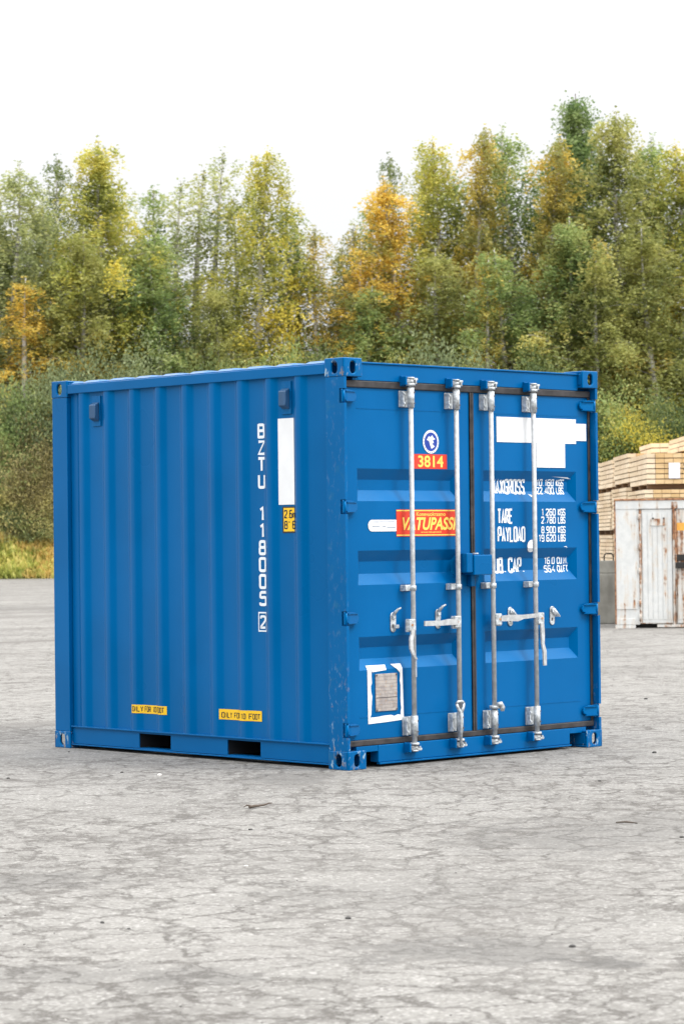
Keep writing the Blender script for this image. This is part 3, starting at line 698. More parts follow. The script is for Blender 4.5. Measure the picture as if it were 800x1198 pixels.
# doors
DY, DR = .060, .042
BZ = [(1.690, 1.897), (1.158, 1.376), (.618, .829)]
DOORS = [(.030, 1.196, .164, 1.100), (1.232, 2.408, 1.330, 2.262)]
ZB = [.180, 2.408]
def ramp_(t, a, c, s): return max(0., min(1., (t-a)/s, (c-t)/s))
def dprof(x, z):
    for (_, _, a, c) in DOORS:
        if a < x < c:
            for z0, z1 in BZ:
                if z0 < z < z1: return DY+DR*min(ramp_(x, a, c, .045), ramp_(z, z0, z1, .070))
    return DY
doors = []
for di, (x0, x1, a, c) in enumerate(DOORS):
    xs = [x0, a, a+.045, c-.045, c, x1]; zs = [ZB[0]]
    for z0, z1 in sorted(BZ): zs += [z0, z0+.07, z1-.07, z1]
    zs.append(ZB[1]); b = B(); g_ = {}
    for i, x in enumerate(xs):
        for j, z in enumerate(zs):
            inn = i in (2, 3) and j in (2, 3, 6, 7, 10, 11)
            g_[i, j] = b.b.verts.new((x, DY+(DR if inn else 0), z))
    for i in range(5):
        for j in range(len(zs)-1):
            p = [g_[i, j], g_[i+1, j], g_[i+1, j+1], g_[i, j+1]]
            # split corner quads along the crease
            deep = [abs(v.co.y-DY) > .01 for v in p]
            if sum(deep) == 1:
                k = deep.index(True); q = p[k:]+p[:k]; b.b.faces.new((q[0], q[1], q[2])); b.b.faces.new((q[0], q[2], q[3]))
            else: b.b.faces.new(p)
    o = b.build('door', 'blue', cont); doors.append(o)
    b = B(); 
    for z in (2.278, .321):
        b = B(); b.box(a+.0, c+.02, DY-.0022, DY+.001, z-.0025, z+.0025); b.build('weld_seam', 'blue', o)
# gaskets: thin dark rubber tubes round each leaf
b = B()
b.box(.030, 2.408, .046, .059, 2.409, 2.454, .006); b.box(.030, 2.408, .046, .059, .1405, .179, .006)
b.box(1.197, 1.2135, .048, .058, .180, 2.408, .004); b.box(1.2145, 1.231, .046, .058, .180, 2.408, .004)
b.box(2.385, 2.407, .050, .0585, .180, 2.408, .003); b.box(.031, .050, .050, .0585, .180, 2.408, .003)
b.build('door_gasket', 'rubber', cont)

# ------------------------------------------------------------------ door gear
BARX = [.598, 1.020, 1.353, 1.772]; BY = .004
for bi, X in enumerate(BARX):
    lr = doors[0] if bi < 2 else doors[1]
    b = B(); b.tube([(X, BY, .095), (X, BY, 2.485)], .0158, 20)
    bar = b.build('lock_rod', 'galv', lr)
    for top in (1, 0):
        za, zb = (2.290, 2.418) if top else (.182, .312)
        b = B(); b.box(X-.058, X+.058, DY-.010, DY-.001, za+.004, zb-.018 if top else zb-.006, .003)
        b.box(X-.058, X-.049, BY+.010, DY-.011, za+.006, zb-.022 if top else zb-.01, .002)
        b.tube([(X, BY, za), (X, BY, zb)], .0235, 20)
        for dz in (.03, .09): b.tube([(X-.0535, .004, za+dz), (X-.0535, .012, za+dz)], .007, 8)
        o = b.build('rod_bracket', 'zinc', lr)
        b = B()
        for dz in (.028, .098):
            b = B(); b.tube([(X+.010, BY-.0262, za+dz), (X+.010, BY-.020, za+dz)], .0045, 8)
            b.build('bracket_bolt', 'bolt', lr)
        # cam and keeper
        zc = 2.462 if top else .108; s = 1 if top else -1; b = B()
        b.tube([(X, BY, zc-s*.032), (X, BY, zc-s*.016)], .030, 16)
        b.tube([(X, BY, zc-.012), (X, BY, zc+.012)], [.024, .020], 14)
        b.tube([(X, BY, zc+s*.014), (X, BY, zc+s*.024)], .026, 16)
        b.box(X+.006, X+.048, BY-.020, BY-.004, zc+s*.004, zc+s*.018+ .001, .003) if s > 0 else b.box(X+.006, X+.048, BY-.020, BY-.004, zc-.019, zc-.004, .003)
        b.hull([(X-.012, BY-.02, zc-.014), (X-.04, BY+.005, zc-.014), (X-.012, BY+.03, zc-.014), (X-.012, BY-.02, zc+.012), (X-.04, BY+.005, zc+.012), (X-.012, BY+.03, zc+.012)], .003)
        b.box(X+.028, X+.036, BY-.022, BY+.02, zc-.020, zc+.008, .002)
        b.build('rod_cam', 'zinc', lr)
        b = B(); b.box(X-.060, X+.052, .030, .0435, zc-.034, zc+.034, .003); b.box(X-.060, X-.044, -.012, .031, zc-.028, zc+.028, .004)
        b.hull([(X-.05, .03, zc+.02), (X-.05, -.01, zc+.02), (X+.0, .03, zc+.02), (X-.05, .03, zc+.03), (X-.05, -.01, zc+.03), (X+.0, .03, zc+.03)])
        b.box(X+.042, X+.056, 0, .031, zc-.022, zc+.022, .003)
        b.build('cam_keeper', 'blue', cont)
    b = B(); b.box(X-.062, X+.03, DY-.008, DY-.001, 1.112, 1.152, .003); b.box(X-.060, X-.020, BY+.004, BY+.012, 1.114, 1.150, .002); b.box(X-.062, X-.054, BY+.010, DY-.009, 1.114, 1.150)
    b.tube([(X, BY, 1.116), (X, BY, 1.148)], .0225, 16); b.build('rod_guide', 'zinc', lr)
def retainer(X, z, lr, hook):
    b = B(); poly = [(X+.024*math.cos(t), z+(.040 if math.sin(t) >= 0 else -.040)+.024*math.sin(t)) for t in [2*math.pi*i/20+.001 for i in range(20)]]
    b.prism(poly, lambda u, v, d: (u, DY-.008+d, v), 0, .007, .002)
    if hook == 0:
        b.tube([(X, DY-.01, z+.045), (X-.004, DY-.028, z+.062), (X+.004, DY-.045, z+.082), (X+.026, DY-.052, z+.092)], [.012, .011, .008, .005], 8)
        b.box(X-.002, X+.028, DY-.034, DY-.009, z-.040, z-.016, .004)
    else:
        b.hull([(X-.014, DY-.02, z+.055), (X+.010, DY-.02, z+.055), (X+.034, DY-.045, z+.005), (X+.05, DY-.02, z+.0), (X-.012, DY-.009, z+.02), (X+.02, DY-.009, z-.01), (X+.045, DY-.045, z-.012)], .003)
    b.box(X-.014, X+.012, DY-.022, DY-.009, z+.022, z+.046, .003)
    o = b.build('handle_catch', 'zinc', lr)
    B().box(X-.012, X+.002, DY-.0105, DY-.0085, z-.034, z-.014).build('catch_slot', 'bolt', lr)
retainer(.466, .915, doors[0], 0); retainer(.879, .925, doors[0], 0); retainer(1.574, .920, doors[1], 1); retainer(1.996, .915, doors[1], 1)
def hub(X, z, side_, lr):
    b = B(); b.box(min(X, X+side_*.058), max(X, X+side_*.058), BY-.026, BY+.016, z-.040, z+.036, .005)
    b.box(min(X, X+side_*.066), max(X, X+side_*.066), BY-.012, BY+.008, z-.046, z+.026, .003); o = b.build('handle_hub', 'zinc', lr)
    B().tube([(X+side_*.036, BY-.030, z-.002), (X+side_*.036, BY-.025, z-.002)], .008, 10).build('hub_rivet', 'rust', lr)
    return o
hub(.598, .897, -1, doors[0]); hub(1.020, .905, -1, doors[0]); hub(1.353, .910, 1, doors[1]); hub(1.772, .905, 1, doors[1])
def handle(pts, wz, lr, vert):
    b = B()
    for (p0, w0), (p1, w1) in zip(zip(pts, wz), zip(pts[1:], wz[1:])):
        q = []
        for p, ww in ((p0, w0), (p1, w1)):
            for a in (-1, 1):
                for c in (-1, 1): q.append((p[0]+(a*ww if vert else 0), p[1]+c*.006, p[2]+(0 if vert else a*ww)))
        b.hull(q)
    return b.build('rod_handle', 'galv', lr)
handle([(.568, -.020, .870), (.560, -.022, .835), (.540, -.030, .80), (.538, -.034, .745), (.556, -.036, .705), (.585, -.030, .675)], [.014, .013, .015, .015, .013, .010], doors[0], True)
B().box(.583, .592, -.030, -.018, .560, .690, .003).build('rod_handle', 'galv', doors[0])
handle([(.985, -.020, .903), (.90, -.026, .905), (.82, -.032, .900), (.66, -.036, .902)], [.018, .020, .016, .016], doors[0], False)
handle([(1.40, -.020, .912), (1.47, -.024, .914), (1.55, -.032, .912), (1.60, -.036, .918), (1.748, -.036, .925)], [.018, .020, .022, .014, .013], doors[1], False)
handle([(1.806, -.020, .870), (1.806, -.024, .80), (1.80, -.030, .730), (1.812, -.034, .68), (1.814, -.034, .585)], [.016, .017, .013, .016, .014], doors[1], True)
# loose hook on second rod, seal knob on third rod
b = B(); X = .988
b.tube([(X-.034, -.030, .372), (X-.026, -.034, .345), (X-.004, -.036, .315), (X, -.036, .27), (X, -.034, .09)], [.009, .010, .013, .011, .009], 8)
b.tube([(X+.034, -.030, .372), (X+.026, -.034, .345), (X+.004, -.036, .315)], [.009, .010, .012], 8)
b.tube([(X-.034, -.030, .372), (X-.02, -.032, .385), (X+.02, -.032, .385), (X+.034, -.030, .372)], .009, 8)
b.build('hanging_hook', 'zinc', doors[0])
b = B(); X = 1.353
b.tube([(X-.005, -.024, .345), (X+.025, -.030, .350), (X+.038, -.032, .325), (X+.036, -.034, .300)], [.014, .017, .018, .012], 10); b.tube([(X, BY, .318), (X, BY, .338)], .034, 16)
b.build('seal_knob', 'zinc', doors[1])
# lock box
b = B(); b.box(1.052, 1.110, -.045, .050, 1.222, 1.350, .006); b.box(1.112, 1.285, -.055, .055, 1.205, 1.338, .006); b.box(1.16, 1.20, .02, .058, 1.13, 1.204, .004)
lb = b.build('lock_box', 'blue', doors[1])
B().tube([(1.205, .02, 1.340), (1.205, .02, 1.350)], .02, 12).build('lock_box_stud', 'zinc', doors[1])

# ------------------------------------------------------------------ marks
RC = .13
def rc(pts, closed, r=RC, n=4):
    P = [np.array(p, float) for p in pts]; out_ = []; m_ = len(P)
    for i, p in enumerate(P):
        if not closed and i in (0, m_-1): out_.append(p); continue
        a, c = P[i-1], P[(i+1) % m_]; la, lc = np.linalg.norm(a-p), np.linalg.norm(c-p); q = min(r, la*.48, lc*.48)
        s, e = p+(a-p)/la*q, p+(c-p)/lc*q
        for t in np.linspace(0, 1, n+1): out_.append((1-t)**2*s+2*t*(1-t)*p+t*t*e)
    return out_
WD = .42
w0, w1 = 0., WD
GL = {
 'B': [([(0, -.075), (0, 1.075)], 0, 0), ([(0, 0), (w1, 0), (w1, .52), (0, .52)], 0, 1), ([(0, .52), (w1*.93, .52), (w1*.93, 1), (0, 1)], 0, 1)],
 'Z': [([(0, 1), (w1, 1), (0, 0), (w1, 0)], 0, 0)], 'T': [([(-.03, 1), (w1+.03, 1)], 0, 0), ([(w1/2, 1), (w1/2, 0)], 0, 0)],
 'U': [([(0, 1), (0, 0), (w1, 0), (w1, 1)], 0, 1)], '1': [([(w1*.2, .82), (w1*.6, 1), (w1*.6, 0)], 0, 0)],
 '8': [([(0, 0), (w1, 0), (w1, .52), (0, .52)], 1, 1), ([(0.02, .52), (w1-.02, .52), (w1-.02, 1), (.02, 1)], 1, 1)],
 '0': [([(0, 0), (w1, 0), (w1, 1), (0, 1)], 1, 1)], 'O': [([(0, 0), (w1, 0), (w1, 1), (0, 1)], 1, 1)],
 '5': [([(w1, 1), (0.03, 1), (0.0, .57), (w1, .60), (w1, 0), (0, 0), (0, .17)], 0, 1)],
 '2': [([(0, .80), (0, 1), (w1, 1), (w1, .62), (0, .08), (0, 0), (w1, 0)], 0, 1)],
 '3': [([(0, 1), (w1, 1), (w1, .53), (.1, .53)], 0, 1), ([(.1, .53), (w1, .53), (w1, 0), (0, 0)], 0, 1)],
 '4': [([(w1*.75, 0), (w1*.75, 1), (0, .3), (w1*1.1, .3)], 0, 0)],
 '6': [([(w1, 1), (0, 1), (0, 0), (w1, 0), (w1, .55), (0, .55)], 0, 1)], '9': [([(0, 0), (w1, 0), (w1, 1), (0, 1), (0, .45), (w1, .45)], 0, 1)],
 '7': [([(0, 1), (w1, 1), (w1*.3, 0)], 0, 0)],
 'M': [([(0, 0), (0, 1), (w1*.6, .35), (w1*1.2, 1), (w1*1.2, 0)], 0, 0)], 'A': [([(0, 0), (w1/2, 1), (w1, 0)], 0, 0), ([(.1, .28), (w1-.1, .28)], 0, 0)],
 'X': [([(0, 0), (w1, 1)], 0, 0), ([(0, 1), (w1, 0)], 0, 0)], 'G': [([(w1, .8), (w1, 1), (0, 1), (0, 0), (w1, 0), (w1, .48), (w1*.5, .48)], 0, 1)],
 'R': [([(0, 0), (0, 1), (w1, 1), (w1, .5), (0, .5)], 0, 1), ([(w1*.5, .5), (w1, 0)], 0, 0)],
 'S': [([(w1, .8), (w1, 1), (0, 1), (0, .54), (w1, .46), (w1, 0), (0, 0), (0, .2)], 0, 1)],
 'K': [([(0, 0), (0, 1)], 0, 0), ([(w1, 1), (.05, .45), (w1, 0)], 0, 0)], 'L': [([(0, 1), (0, 0), (w1, 0)], 0, 0)],
 'D': [([(0, 0), (w1, 0), (w1, 1), (0, 1)], 1, 1)], 'P': [([(0, 0), (0, 1), (w1, 1), (w1, .45), (0, .45)], 0, 1)],
 'Y': [([(0, 1), (w1/2, .5), (w1, 1)], 0, 0), ([(w1/2, .5), (w1/2, 0)], 0, 0)], 'C': [([(w1, .75), (w1, 1), (0, 1), (0, 0), (w1, 0), (w1, .25)], 0, 1)],
 'E': [([(w1, 1), (0, 1), (0, 0), (w1, 0)], 0, 0), ([(0, .52), (w1*.8, .52)], 0, 0)], 'F': [([(w1, 1), (0, 1), (0, 0)], 0, 0), ([(0, .52), (w1*.8, .52)], 0, 0)],
 'N': [([(0, 0), (0, 1), (w1, 0), (w1, 1)], 0, 0)], 'V': [([(0, 1), (w1/2, 0), (w1, 1)], 0, 0)], 'I': [([(w1/2, 0), (w1/2, 1)], 0, 0)],
 '.': [([(w1*.3, 0), (w1*.3, .06)], 0, 0)], "'": [([(w1*.3, .8), (w1*.3, 1)], 0, 0)],
 'm': [([(0, 0), (0, .6), (w1*.6, .6), (w1*.6, 0)], 0, 0), ([(w1*.6, .6), (w1*1.2, .6), (w1*1.2, 0)], 0, 0)],
}
ADV = {'M': 1.2*WD, 'm': 1.2*WD, '.': .25*WD, "'": .3*WD, '1': .85*WD}
def ribbon(bm, pts, closed, th, k):
    P = [np.array(p) for p in pts]
    Q = [P[0]]
    for p in P[1:]:
        if np.linalg.norm(p-Q[-1]) > 1e-5: Q.append(p)
    if closed and np.linalg.norm(Q[0]-Q[-1]) < 1e-5: Q.pop()
    P = Q; n = len(P); Lf, Rt = [], []
    for i in range(n):
        a = P[i]-P[i-1] if (closed or i > 0) else P[1]-P[0]; c = P[(i+1) % n]-P[i] if (closed or i < n-1) else P[-1]-P[-2]
        a = a/np.linalg.norm(a); c = c/np.linalg.norm(c); t = a+c; t = t/max(1e-6, np.linalg.norm(t)); nn = np.array([-t[1], t[0]])
        s = th/2/max(.80, nn@np.array([-a[1], a[0]])); q = P[i].copy()
        if not closed and i == 0: q = q-a*th/2*0
        Lf.append(bm.verts.new((*(q+nn*s), k))); Rt.append(bm.verts.new((*(q-nn*s), k)))
    for i in range(n if closed else n-1):
        j = (i+1) % n; bm.faces.new((Lf[i], Rt[i], Rt[j], Lf[j]))
def text_bm(txt, h, u, v, wf=1., th=.15, gap=.20, bm=None, sh=0.):
    """stroke lettering in the (u,v) plane: u right, v up"""
    bm = bm or bmesh.new(); x = 0.; k = 0
    for ch in txt:
        if ch == ' ': x += WD*.9; continue
        for pts, cl, rd in GL[ch]:
            pp = rc(pts, cl) if rd else [np.array(p, float) for p in pts]
            pp = [np.array([(p[0]+x)*wf*h+sh*p[1]*h, th/2*h+p[1]*(1-th)*h])+[u, v] for p in pp]
            ribbon(bm, pp, cl, th*h, .0001*(k % 4)); k += 1
        x += ADV.get(ch, WD)+gap
    return bm, (x-gap)*wf*h
def font_bm(txt, h, wd, u, v, off=0., shear=0.):
    c = bpy.data.curves.new('t', 'FONT'); c.body = txt; c.size = 1; c.offset = off; c.shear = shear; c.fill_mode = 'FRONT'
    o = bpy.data.objects.new('t', c); COL.objects.link(o); bpy.context.view_layer.update()
    me = bpy.data.meshes.new_from_object(o.evaluated_get(bpy.context.evaluated_depsgraph_get())); bpy.data.objects.remove(o)
    bm = bmesh.new(); bm.from_mesh(me); bpy.data.meshes.remove(me); X = [q.co.x for q in bm.verts]; Yv = [q.co.y for q in bm.verts]
    for q in bm.verts: q.co = Vector((u+(q.co.x-min(X))/(max(X)-min(X))*wd, v+(q.co.y-min(Yv))/(max(Yv)-min(Yv))*h, 0))
    return bm
def poly_bm(polys, k=0.):
    bm = bmesh.new()
    for p in polys: bm.faces.new([bm.verts.new((a, c, k)) for a, c in p])
    return bm
def rect(a, c, d, e): return [(a, d), (c, d), (c, e), (a, e)]
def drape(bm, name, mat, where, lift, parent=cont, label=None):
    if where == 'side':                                              # marks sit on the recessed flats
        for q in bm.verts: q.co.x -= .034
    us = [LL-q for q in bu] if where == 'side' else [x for dd in DOORS for x in (dd[2], dd[2]+.045, dd[3]-.045, dd[3])]
    vs_ = [] if where == 'side' else [z for z0, z1 in BZ for z in (z0, z0+.07, z1-.07, z1)]
    uu = [q.co.x for q in bm.verts]; vv = [q.co.y for q in bm.verts]
    for val, ax, lo_, hi_ in [(q, 0, min(uu), max(uu)) for q in us]+[(q, 1, min(vv), max(vv)) for q in vs_]:
        if lo_ < val < hi_:
            no = (1, 0, 0) if ax == 0 else (0, 1, 0); co = (val, 0, 0) if ax == 0 else (0, val, 0)
            bmesh.ops.bisect_plane(bm, geom=bm.verts[:]+bm.edges[:]+bm.faces[:], plane_co=co, plane_no=no, dist=1e-6)
    for q in bm.verts:
        u, v, k = q.co
        if where == 'side': y = LL-u; q.co = Vector((sprof(y)-lift-k, y, v))
        else: q.co = Vector((u, dprof(u, v)-lift-k, v))
    me = bpy.data.meshes.new(name); bm.to_mesh(me); bm.free(); return link(name, me, mat, parent, label)
su = lambda y: LL-y                                                   # side wall: u grows to the right in the photo
# ownership code, one letter below the other
bm = bmesh.new(); zt = 2.213; bmg = bmesh.new()
def stack(txt, z0, z1):
    n = len(txt); p = (z0-z1)/n
    for i, ch in enumerate(txt):
        hh = p*.90; ww = .055; text_bm(ch, hh, su(.806), z0-p*(i+1)+p*.05, ww/(WD*hh)*1.0, .19, bm=bm)
OL = 'white stencilled %s running down the side, one sign below the other'
for a, s0, s1 in (('BZTU', 2.214, 1.778), ('118005', 1.676, 1.016)):
    stack(a, s0, s1); drape(bm, 'owner_code', 'white_paint', 'side', .002, label=OL % a); bm = bmesh.new()
text_bm('2', .088, su(.802), .874, 1.15, .17, bm=bm)
for a, c, d, e in ((.826, .743, .983, .974), (.826, .743, .864, .855), (.826, .818, .864, .974), (.751, .743, .864, .974)):
    bm.faces.new([bm.verts.new((su(x), z, .0004)) for x, z in ((a, d), (c, d), (c, e), (a, e))])
drape(bm, 'owner_code', 'white_paint', 'side', .002, label='white boxed figure 2 at the foot of the code')
# ghost of overpainted lettering
bm = bmesh.new()
for z0, z1 in ((2.20, 1.98), (1.95, 1.93), (1.90, 1.79), (1.40, 1.33), (1.30, 1.22), (1.20, 1.11), (1.08, 1.03), (.97, .90)):
    n = max(1, int((z0-z1)/.016))
    for i in range(n):
        zz = z0-(z0-z1)*(i+.2)/n; bm.faces.new([bm.verts.new((su(x), z, 0)) for x, z in ((.728, zz), (.716, zz), (.716, zz-.010), (.728, zz-.010))])
drape(bm, 'ghost_lettering', 'ghost', 'side', .0015, label='faint overpainted small letters beside the code')
drape(poly_bm([rect(su(.618), su(.458), 1.676, 2.232)]), 'blank_sticker', 'white', 'side', .003, label='tall white blank sticker on the side')
drape(poly_bm([rect(su(.584), su(.464), 1.494, 1.664)]), 'height_sticker', 'decal_ink', 'side', .002, label='yellow height sticker reading 2.6m 8 6')
drape(poly_bm([rect(su(.572), su(.467), 1.504, 1.655)]), 'height_sticker_face', 'yellow', 'side', .003)
bm, _ = text_bm('2.6m', .055, su(.562), 1.588, .95, .16); bm, _ = text_bm("8' 6'", .055, su(.562), 1.518, 1.05, .16, bm=bm); drape(bm, 'height_sticker_text', 'decal_ink', 'side', .004)
for y0, y1, t, z0, z1, tl in ((2.112, 1.749, 'ONLY FOR 10 FOOT', .276, .334, 0), (1.205, .802, 'ONLY FOR 10 FOOT', .270, .338, 0)):
    drape(poly_bm([rect(su(y0), su(y1), z0, z1)]), 'warning_sticker', 'yellow', 'side', .003, label='yellow ONLY FOR 10 FOOT sticker')
    _, wtot = text_bm(t, .036, 0, 0); bm, _ = text_bm(t, .038, su(y0)+.018, z0+.011, (abs(y0-y1)-.036)/wtot*.036/.038, .15); drape(bm, 'warning_sticker_text', 'decal_ink', 'side', .004)
# vents
for y in (2.516, .564):
    b = B(); xs_ = XI-.003
    b.box(xs_-.006, xs_, y-.045, y+.045, 2.258, 2.470, .002); v_ = b.build('vent', 'blue_soft', cont)
    b = B(); b.hull([(xs_-.007, y-.034, 2.425), (xs_-.007, y+.034, 2.425), (xs_-.045, y-.034, 2.405), (xs_-.045, y+.034, 2.405), (xs_-.045, y-.034, 2.312), (xs_-.045, y+.034, 2.312), (xs_-.007, y-.034, 2.290), (xs_-.007, y+.034, 2.290)], .004)
    b.build('vent_cover', 'vent', v_)
# door decals
drape(poly_bm([rect(1.463, 2.266, 2.088, 2.257)]), 'blank_sticker', 'white', 'door', .003, doors[1], 'white masking sticker across the top of the right door')
drape(poly_bm([rect(2.262, 2.372, 2.110, 2.228)]), 'blank_sticker', 'white', 'door', .004, doors[1], 'small white sticker at the hinge side of the right door')
drape(poly_bm([rect(1.856, 2.148, 1.922, 2.092)]), 'blank_sticker', 'white', 'door', .005, doors[1], 'square white sticker hanging below the long one')
bm = None
def fit(txt, u0, u1, z0, z1, th, bm):
    _, wt = text_bm(txt, z1-z0, 0, 0, 1., th); bm_, _ = text_bm(txt, z1-z0, u0, z0, (u1-u0)/wt, th)
    drape(bm_, 'stencilled_word', 'white_paint', 'door', .002, doors[1])
fit('MAXGROSS', 1.450, 1.773, 1.739, 1.842, .14, bm); fit('TARE', 1.468, 1.606, 1.540, 1.643, .135, bm); fit('PAYLOAD', 1.468, 1.730, 1.418, 1.523, .135, bm)
fit('CUB. CAP.', 1.428, 1.755, 1.210, 1.316, .15, bm)
for a, c, z in (('10.160', 'KGS', 1.795), ('22.400', 'LBS', 1.741), ('1.260', 'KGS', 1.594), ('2.780', 'LBS', 1.540), ('8.900', 'KGS', 1.474), ('19.620', 'LBS', 1.418), ('16.0', 'CU.M.', 1.264), ('564', 'CU.FT', 1.208)):
    rec = z > 1.7 or z < 1.3; sh = .030 if rec else 0.
    wn = {6: .172, 5: .140, 4: .100, 3: .105}[len(a)]; fit(a, 2.042+sh-wn, 2.042+sh, z, z+.049, .16, None)
    wc = .070 if '.' not in c else .105; fit(c, 2.072+sh, 2.072+sh+wc, z, z+.049, .16, None)
drape(poly_bm([[(2.03, 1.862), (2.20, 1.858), (2.235, 1.846), (2.09, 1.858)], [(1.80, 1.742), (1.845, 1.705), (1.835, 1.735)], [(2.125, 1.383), (2.150, 1.386), (2.165, 1.376)]]), 'paint_scrape', 'white_paint', 'door', .002, doors[1])
drape(poly_bm([[(1.80+.050*math.cos(t)*.9, 1.39+.042*math.sin(t)) for t in np.linspace(0, 6.28, 20, endpoint=False)]]), 'round_sticker', 'white', 'door', .003, doors[1])
D0 = doors[0]
drape(poly_bm([rect(.676, .982, 1.901, 1.996)]), 'number_sticker', 'red', 'door', .003, D0, 'red sticker with yellow number 3814')
drape(font_bm('3814', .076, .235, .712, 1.911, .022), 'number_sticker_text', 'letter_yellow', 'door', .004, D0)
ell = lambda cx, cz, a, c, n=40: [(cx+a*math.cos(t), cz+c*math.sin(t)) for t in np.linspace(0, 2*math.pi, n, endpoint=False)]
EX, EZ = .833, 2.077
emb = drape(poly_bm([ell(EX, EZ, .074, .077)]), 'emblem', 'white', 'door', .003, D0, 'round white and blue emblem sticker')
bm = poly_bm([ell(EX+.0, EZ, .059, .061)], .0)
drape(bm, 'emblem_disc', 'navy', 'door', .004, D0)
bm = poly_bm([[(EX-.040, EZ+.012), (EX-.020, EZ+.036), (EX-.004, EZ+.030), (EX+.012, EZ+.044), (EX+.022, EZ+.028), (EX+.040, EZ+.018), (EX+.016, EZ+.010), (EX+.026, EZ-.006), (EX+.008, EZ-.012), (EX+.034, EZ-.030), (EX+.004, EZ-.046), (EX-.010, EZ-.020), (EX-.018, EZ+.004)]])
drape(bm, 'emblem_figure', 'white', 'door', .005, D0)
bm = bmesh.new()
for i in range(22):
    t = 2*math.pi*i/22; cx, cz = EX+.067*math.cos(t), EZ+.0695*math.sin(t); bm.faces.new([bm.verts.new((cx+.0035*math.cos(q), cz+.0045*math.sin(q), 0)) for q in (0, 1.57, 3.14, 4.71)])
drape(bm, 'emblem_ring_text', 'navy', 'door', .004, D0)
drape(poly_bm([rect(.508, 1.078, 1.463, 1.637)]), 'company_sticker', 'red', 'door', .003, D0, 'red company sticker with yellow italic name')
drape(poly_bm([rect(.508, 1.078, 1.626, 1.633), rect(.508, 1.078, 1.468, 1.475)]), 'company_sticker_line', 'letter_yellow', 'door', .004, D0)
drape(font_bm('VATUPASSI', .084, .50, .562, 1.503, .028, .25), 'company_name', 'letter_yellow', 'door', .0045, D0)
drape(font_bm('Konevuokraamo', .026, .27, .690, 1.594, .012, .0), 'company_trade', 'letter_yellow', 'door', .0045, D0)
drape(font_bm('www.vatupassi.fi', .015, .19, .730, 1.482, .01, .0), 'company_web', 'letter_yellow', 'door', .0045, D0)
p = [(.508, 1.497), (.508, 1.571)]; p += [(.288+.034*math.cos(t), 1.534+.037*math.sin(t)) for t in np.linspace(math.pi/2, 1.5*math.pi, 12)]
drape(poly_bm([p]), 'pill_sticker', 'white', 'door', .0035, D0, 'white rounded slip left of the red company sticker')
bm = bmesh.new()
for z, a, c in ((1.556, .30, .49), (1.527, .29, .36), (1.527, .38, .41), (1.521, .42, .50)):
    bm.faces.new([bm.verts.new((x, zz, 0)) for x, zz in ((a, z), (c, z), (c, z+.003), (a, z+.003))])
drape(bm, 'pill_sticker_print', 'vent', 'door', .0045, D0)
# torn frame and data plate
g = random.Random(3)
def torn(p0, p1, n, amp):
    return [(p0[0]+(p1[0]-p0[0])*i/n+g.uniform(-amp, amp), p0[1]+(p1[1]-p0[1])*i/n+g.uniform(-amp, amp)) for i in range(n+1)]
polys = []
lft = torn((.272, .60), (.262, .33), 9, .007); polys.append([(.232, .646), (.262, .646)]+lft+[(.255, .318), (.236, .276)])
polys.append([(.262, .646), (.405, .646), (.400, .612), (.275, .603)]); polys.append([(.455, .648), (.546, .648), (.524, .590), (.50, .612), (.475, .630)])
rgt = torn((.522, .60), (.530, .34), 9, .005); polys.append([(.546, .648)]+rgt+[(.528, .320), (.556, .288)])
bot = torn((.255, .318), (.528, .320), 9, .005); polys.append([(.236, .276)]+bot+[(.556, .288), (.40, .281)])
drape(poly_bm(polys), 'torn_sticker_frame', 'white', 'door', .003, D0, 'torn white sticker border round the data plate')
b = B(); b.box(.302, .494, DY-.008, DY-.001, .352, .590, .002); pl = b.build('data_plate', 'plate', D0)
b = B()
for x in (.310, .486):
    for z in (.36, .582): b.tube([(x, DY-.012, z), (x, DY-.008, z)], .006, 8)
b.box(.306, .490, DY-.0092, DY-.0082, .436, .441); b.build('plate_rivet', 'bolt', D0)

# ------------------------------------------------------------------ rusty white container
WD_ = 41.0
x0 = latof(719.5, 736, WD_); ppm = FPX/WD_; zof_ = lambda y: zof(760, y, WD_)
wc = empty('rusty_container', LD(x0, WD_, 0), -YAW-math.radians(6.8), label='rusty white steel container in front of the timber stacks', cat='container')
X_ = lambda px: (px-719.5)/ppm
Wd, Dp = 2.35, 2.6; zt, zb = zof_(583.5), zof_(728.5)
b = B(); b.box(X_(722), Wd, .08, Dp, zb+.01, zt-.03); b.build('body', 'white_rust', wc)
b = B(); b.box(0, X_(748), 0, .079, .055, zt-.06, .006); b.box(X_(721), X_(745.5), -.012, -.001, .30, zt-.16, .004); b.build('side_panel', 'white_rust', wc)
b = B(); b.box(0, X_(743), -.02, .30, .0, .052); b.box(0, X_(743), -.016, -.001, .056, .15, .004); b.build('foot', 'white_rust', wc)
b = B(); b.box(0.0, Wd+.02, -.03, Dp, zt-.028, zt, .006); b.box(.0, .022, -.022, -.0005, .06, zt-.03); b.build('top_frame', 'rust', wc)
b = B(); b.box(.0, Wd, -.018, .06, zt-.16, zt-.029); b.build('top_panel', 'white_rust', wc)
b = B(); b.box(X_(748.2), X_(751), -.010, .078, zb, zt-.17, .004)
for yy in (605, 640, 668, 705, 722): b.tube([(X_(748.5), -.02, zof_(yy)-.05), (X_(748.5), -.02, zof_(yy)+.05)], .016, 8)
b.build('hinge_strip', 'rust_white', wc)
b = B(); b.box(X_(751.4), X_(786.5), -.004, .078, zb, zt-.17, .004)
for k in range(6): b.box(X_(752.5)+k*.078, X_(752.5)+k*.078+.064, -.010, -.005, zb+.05, zt-.23, .003)
dr = b.build('door', 'white_rust', wc)
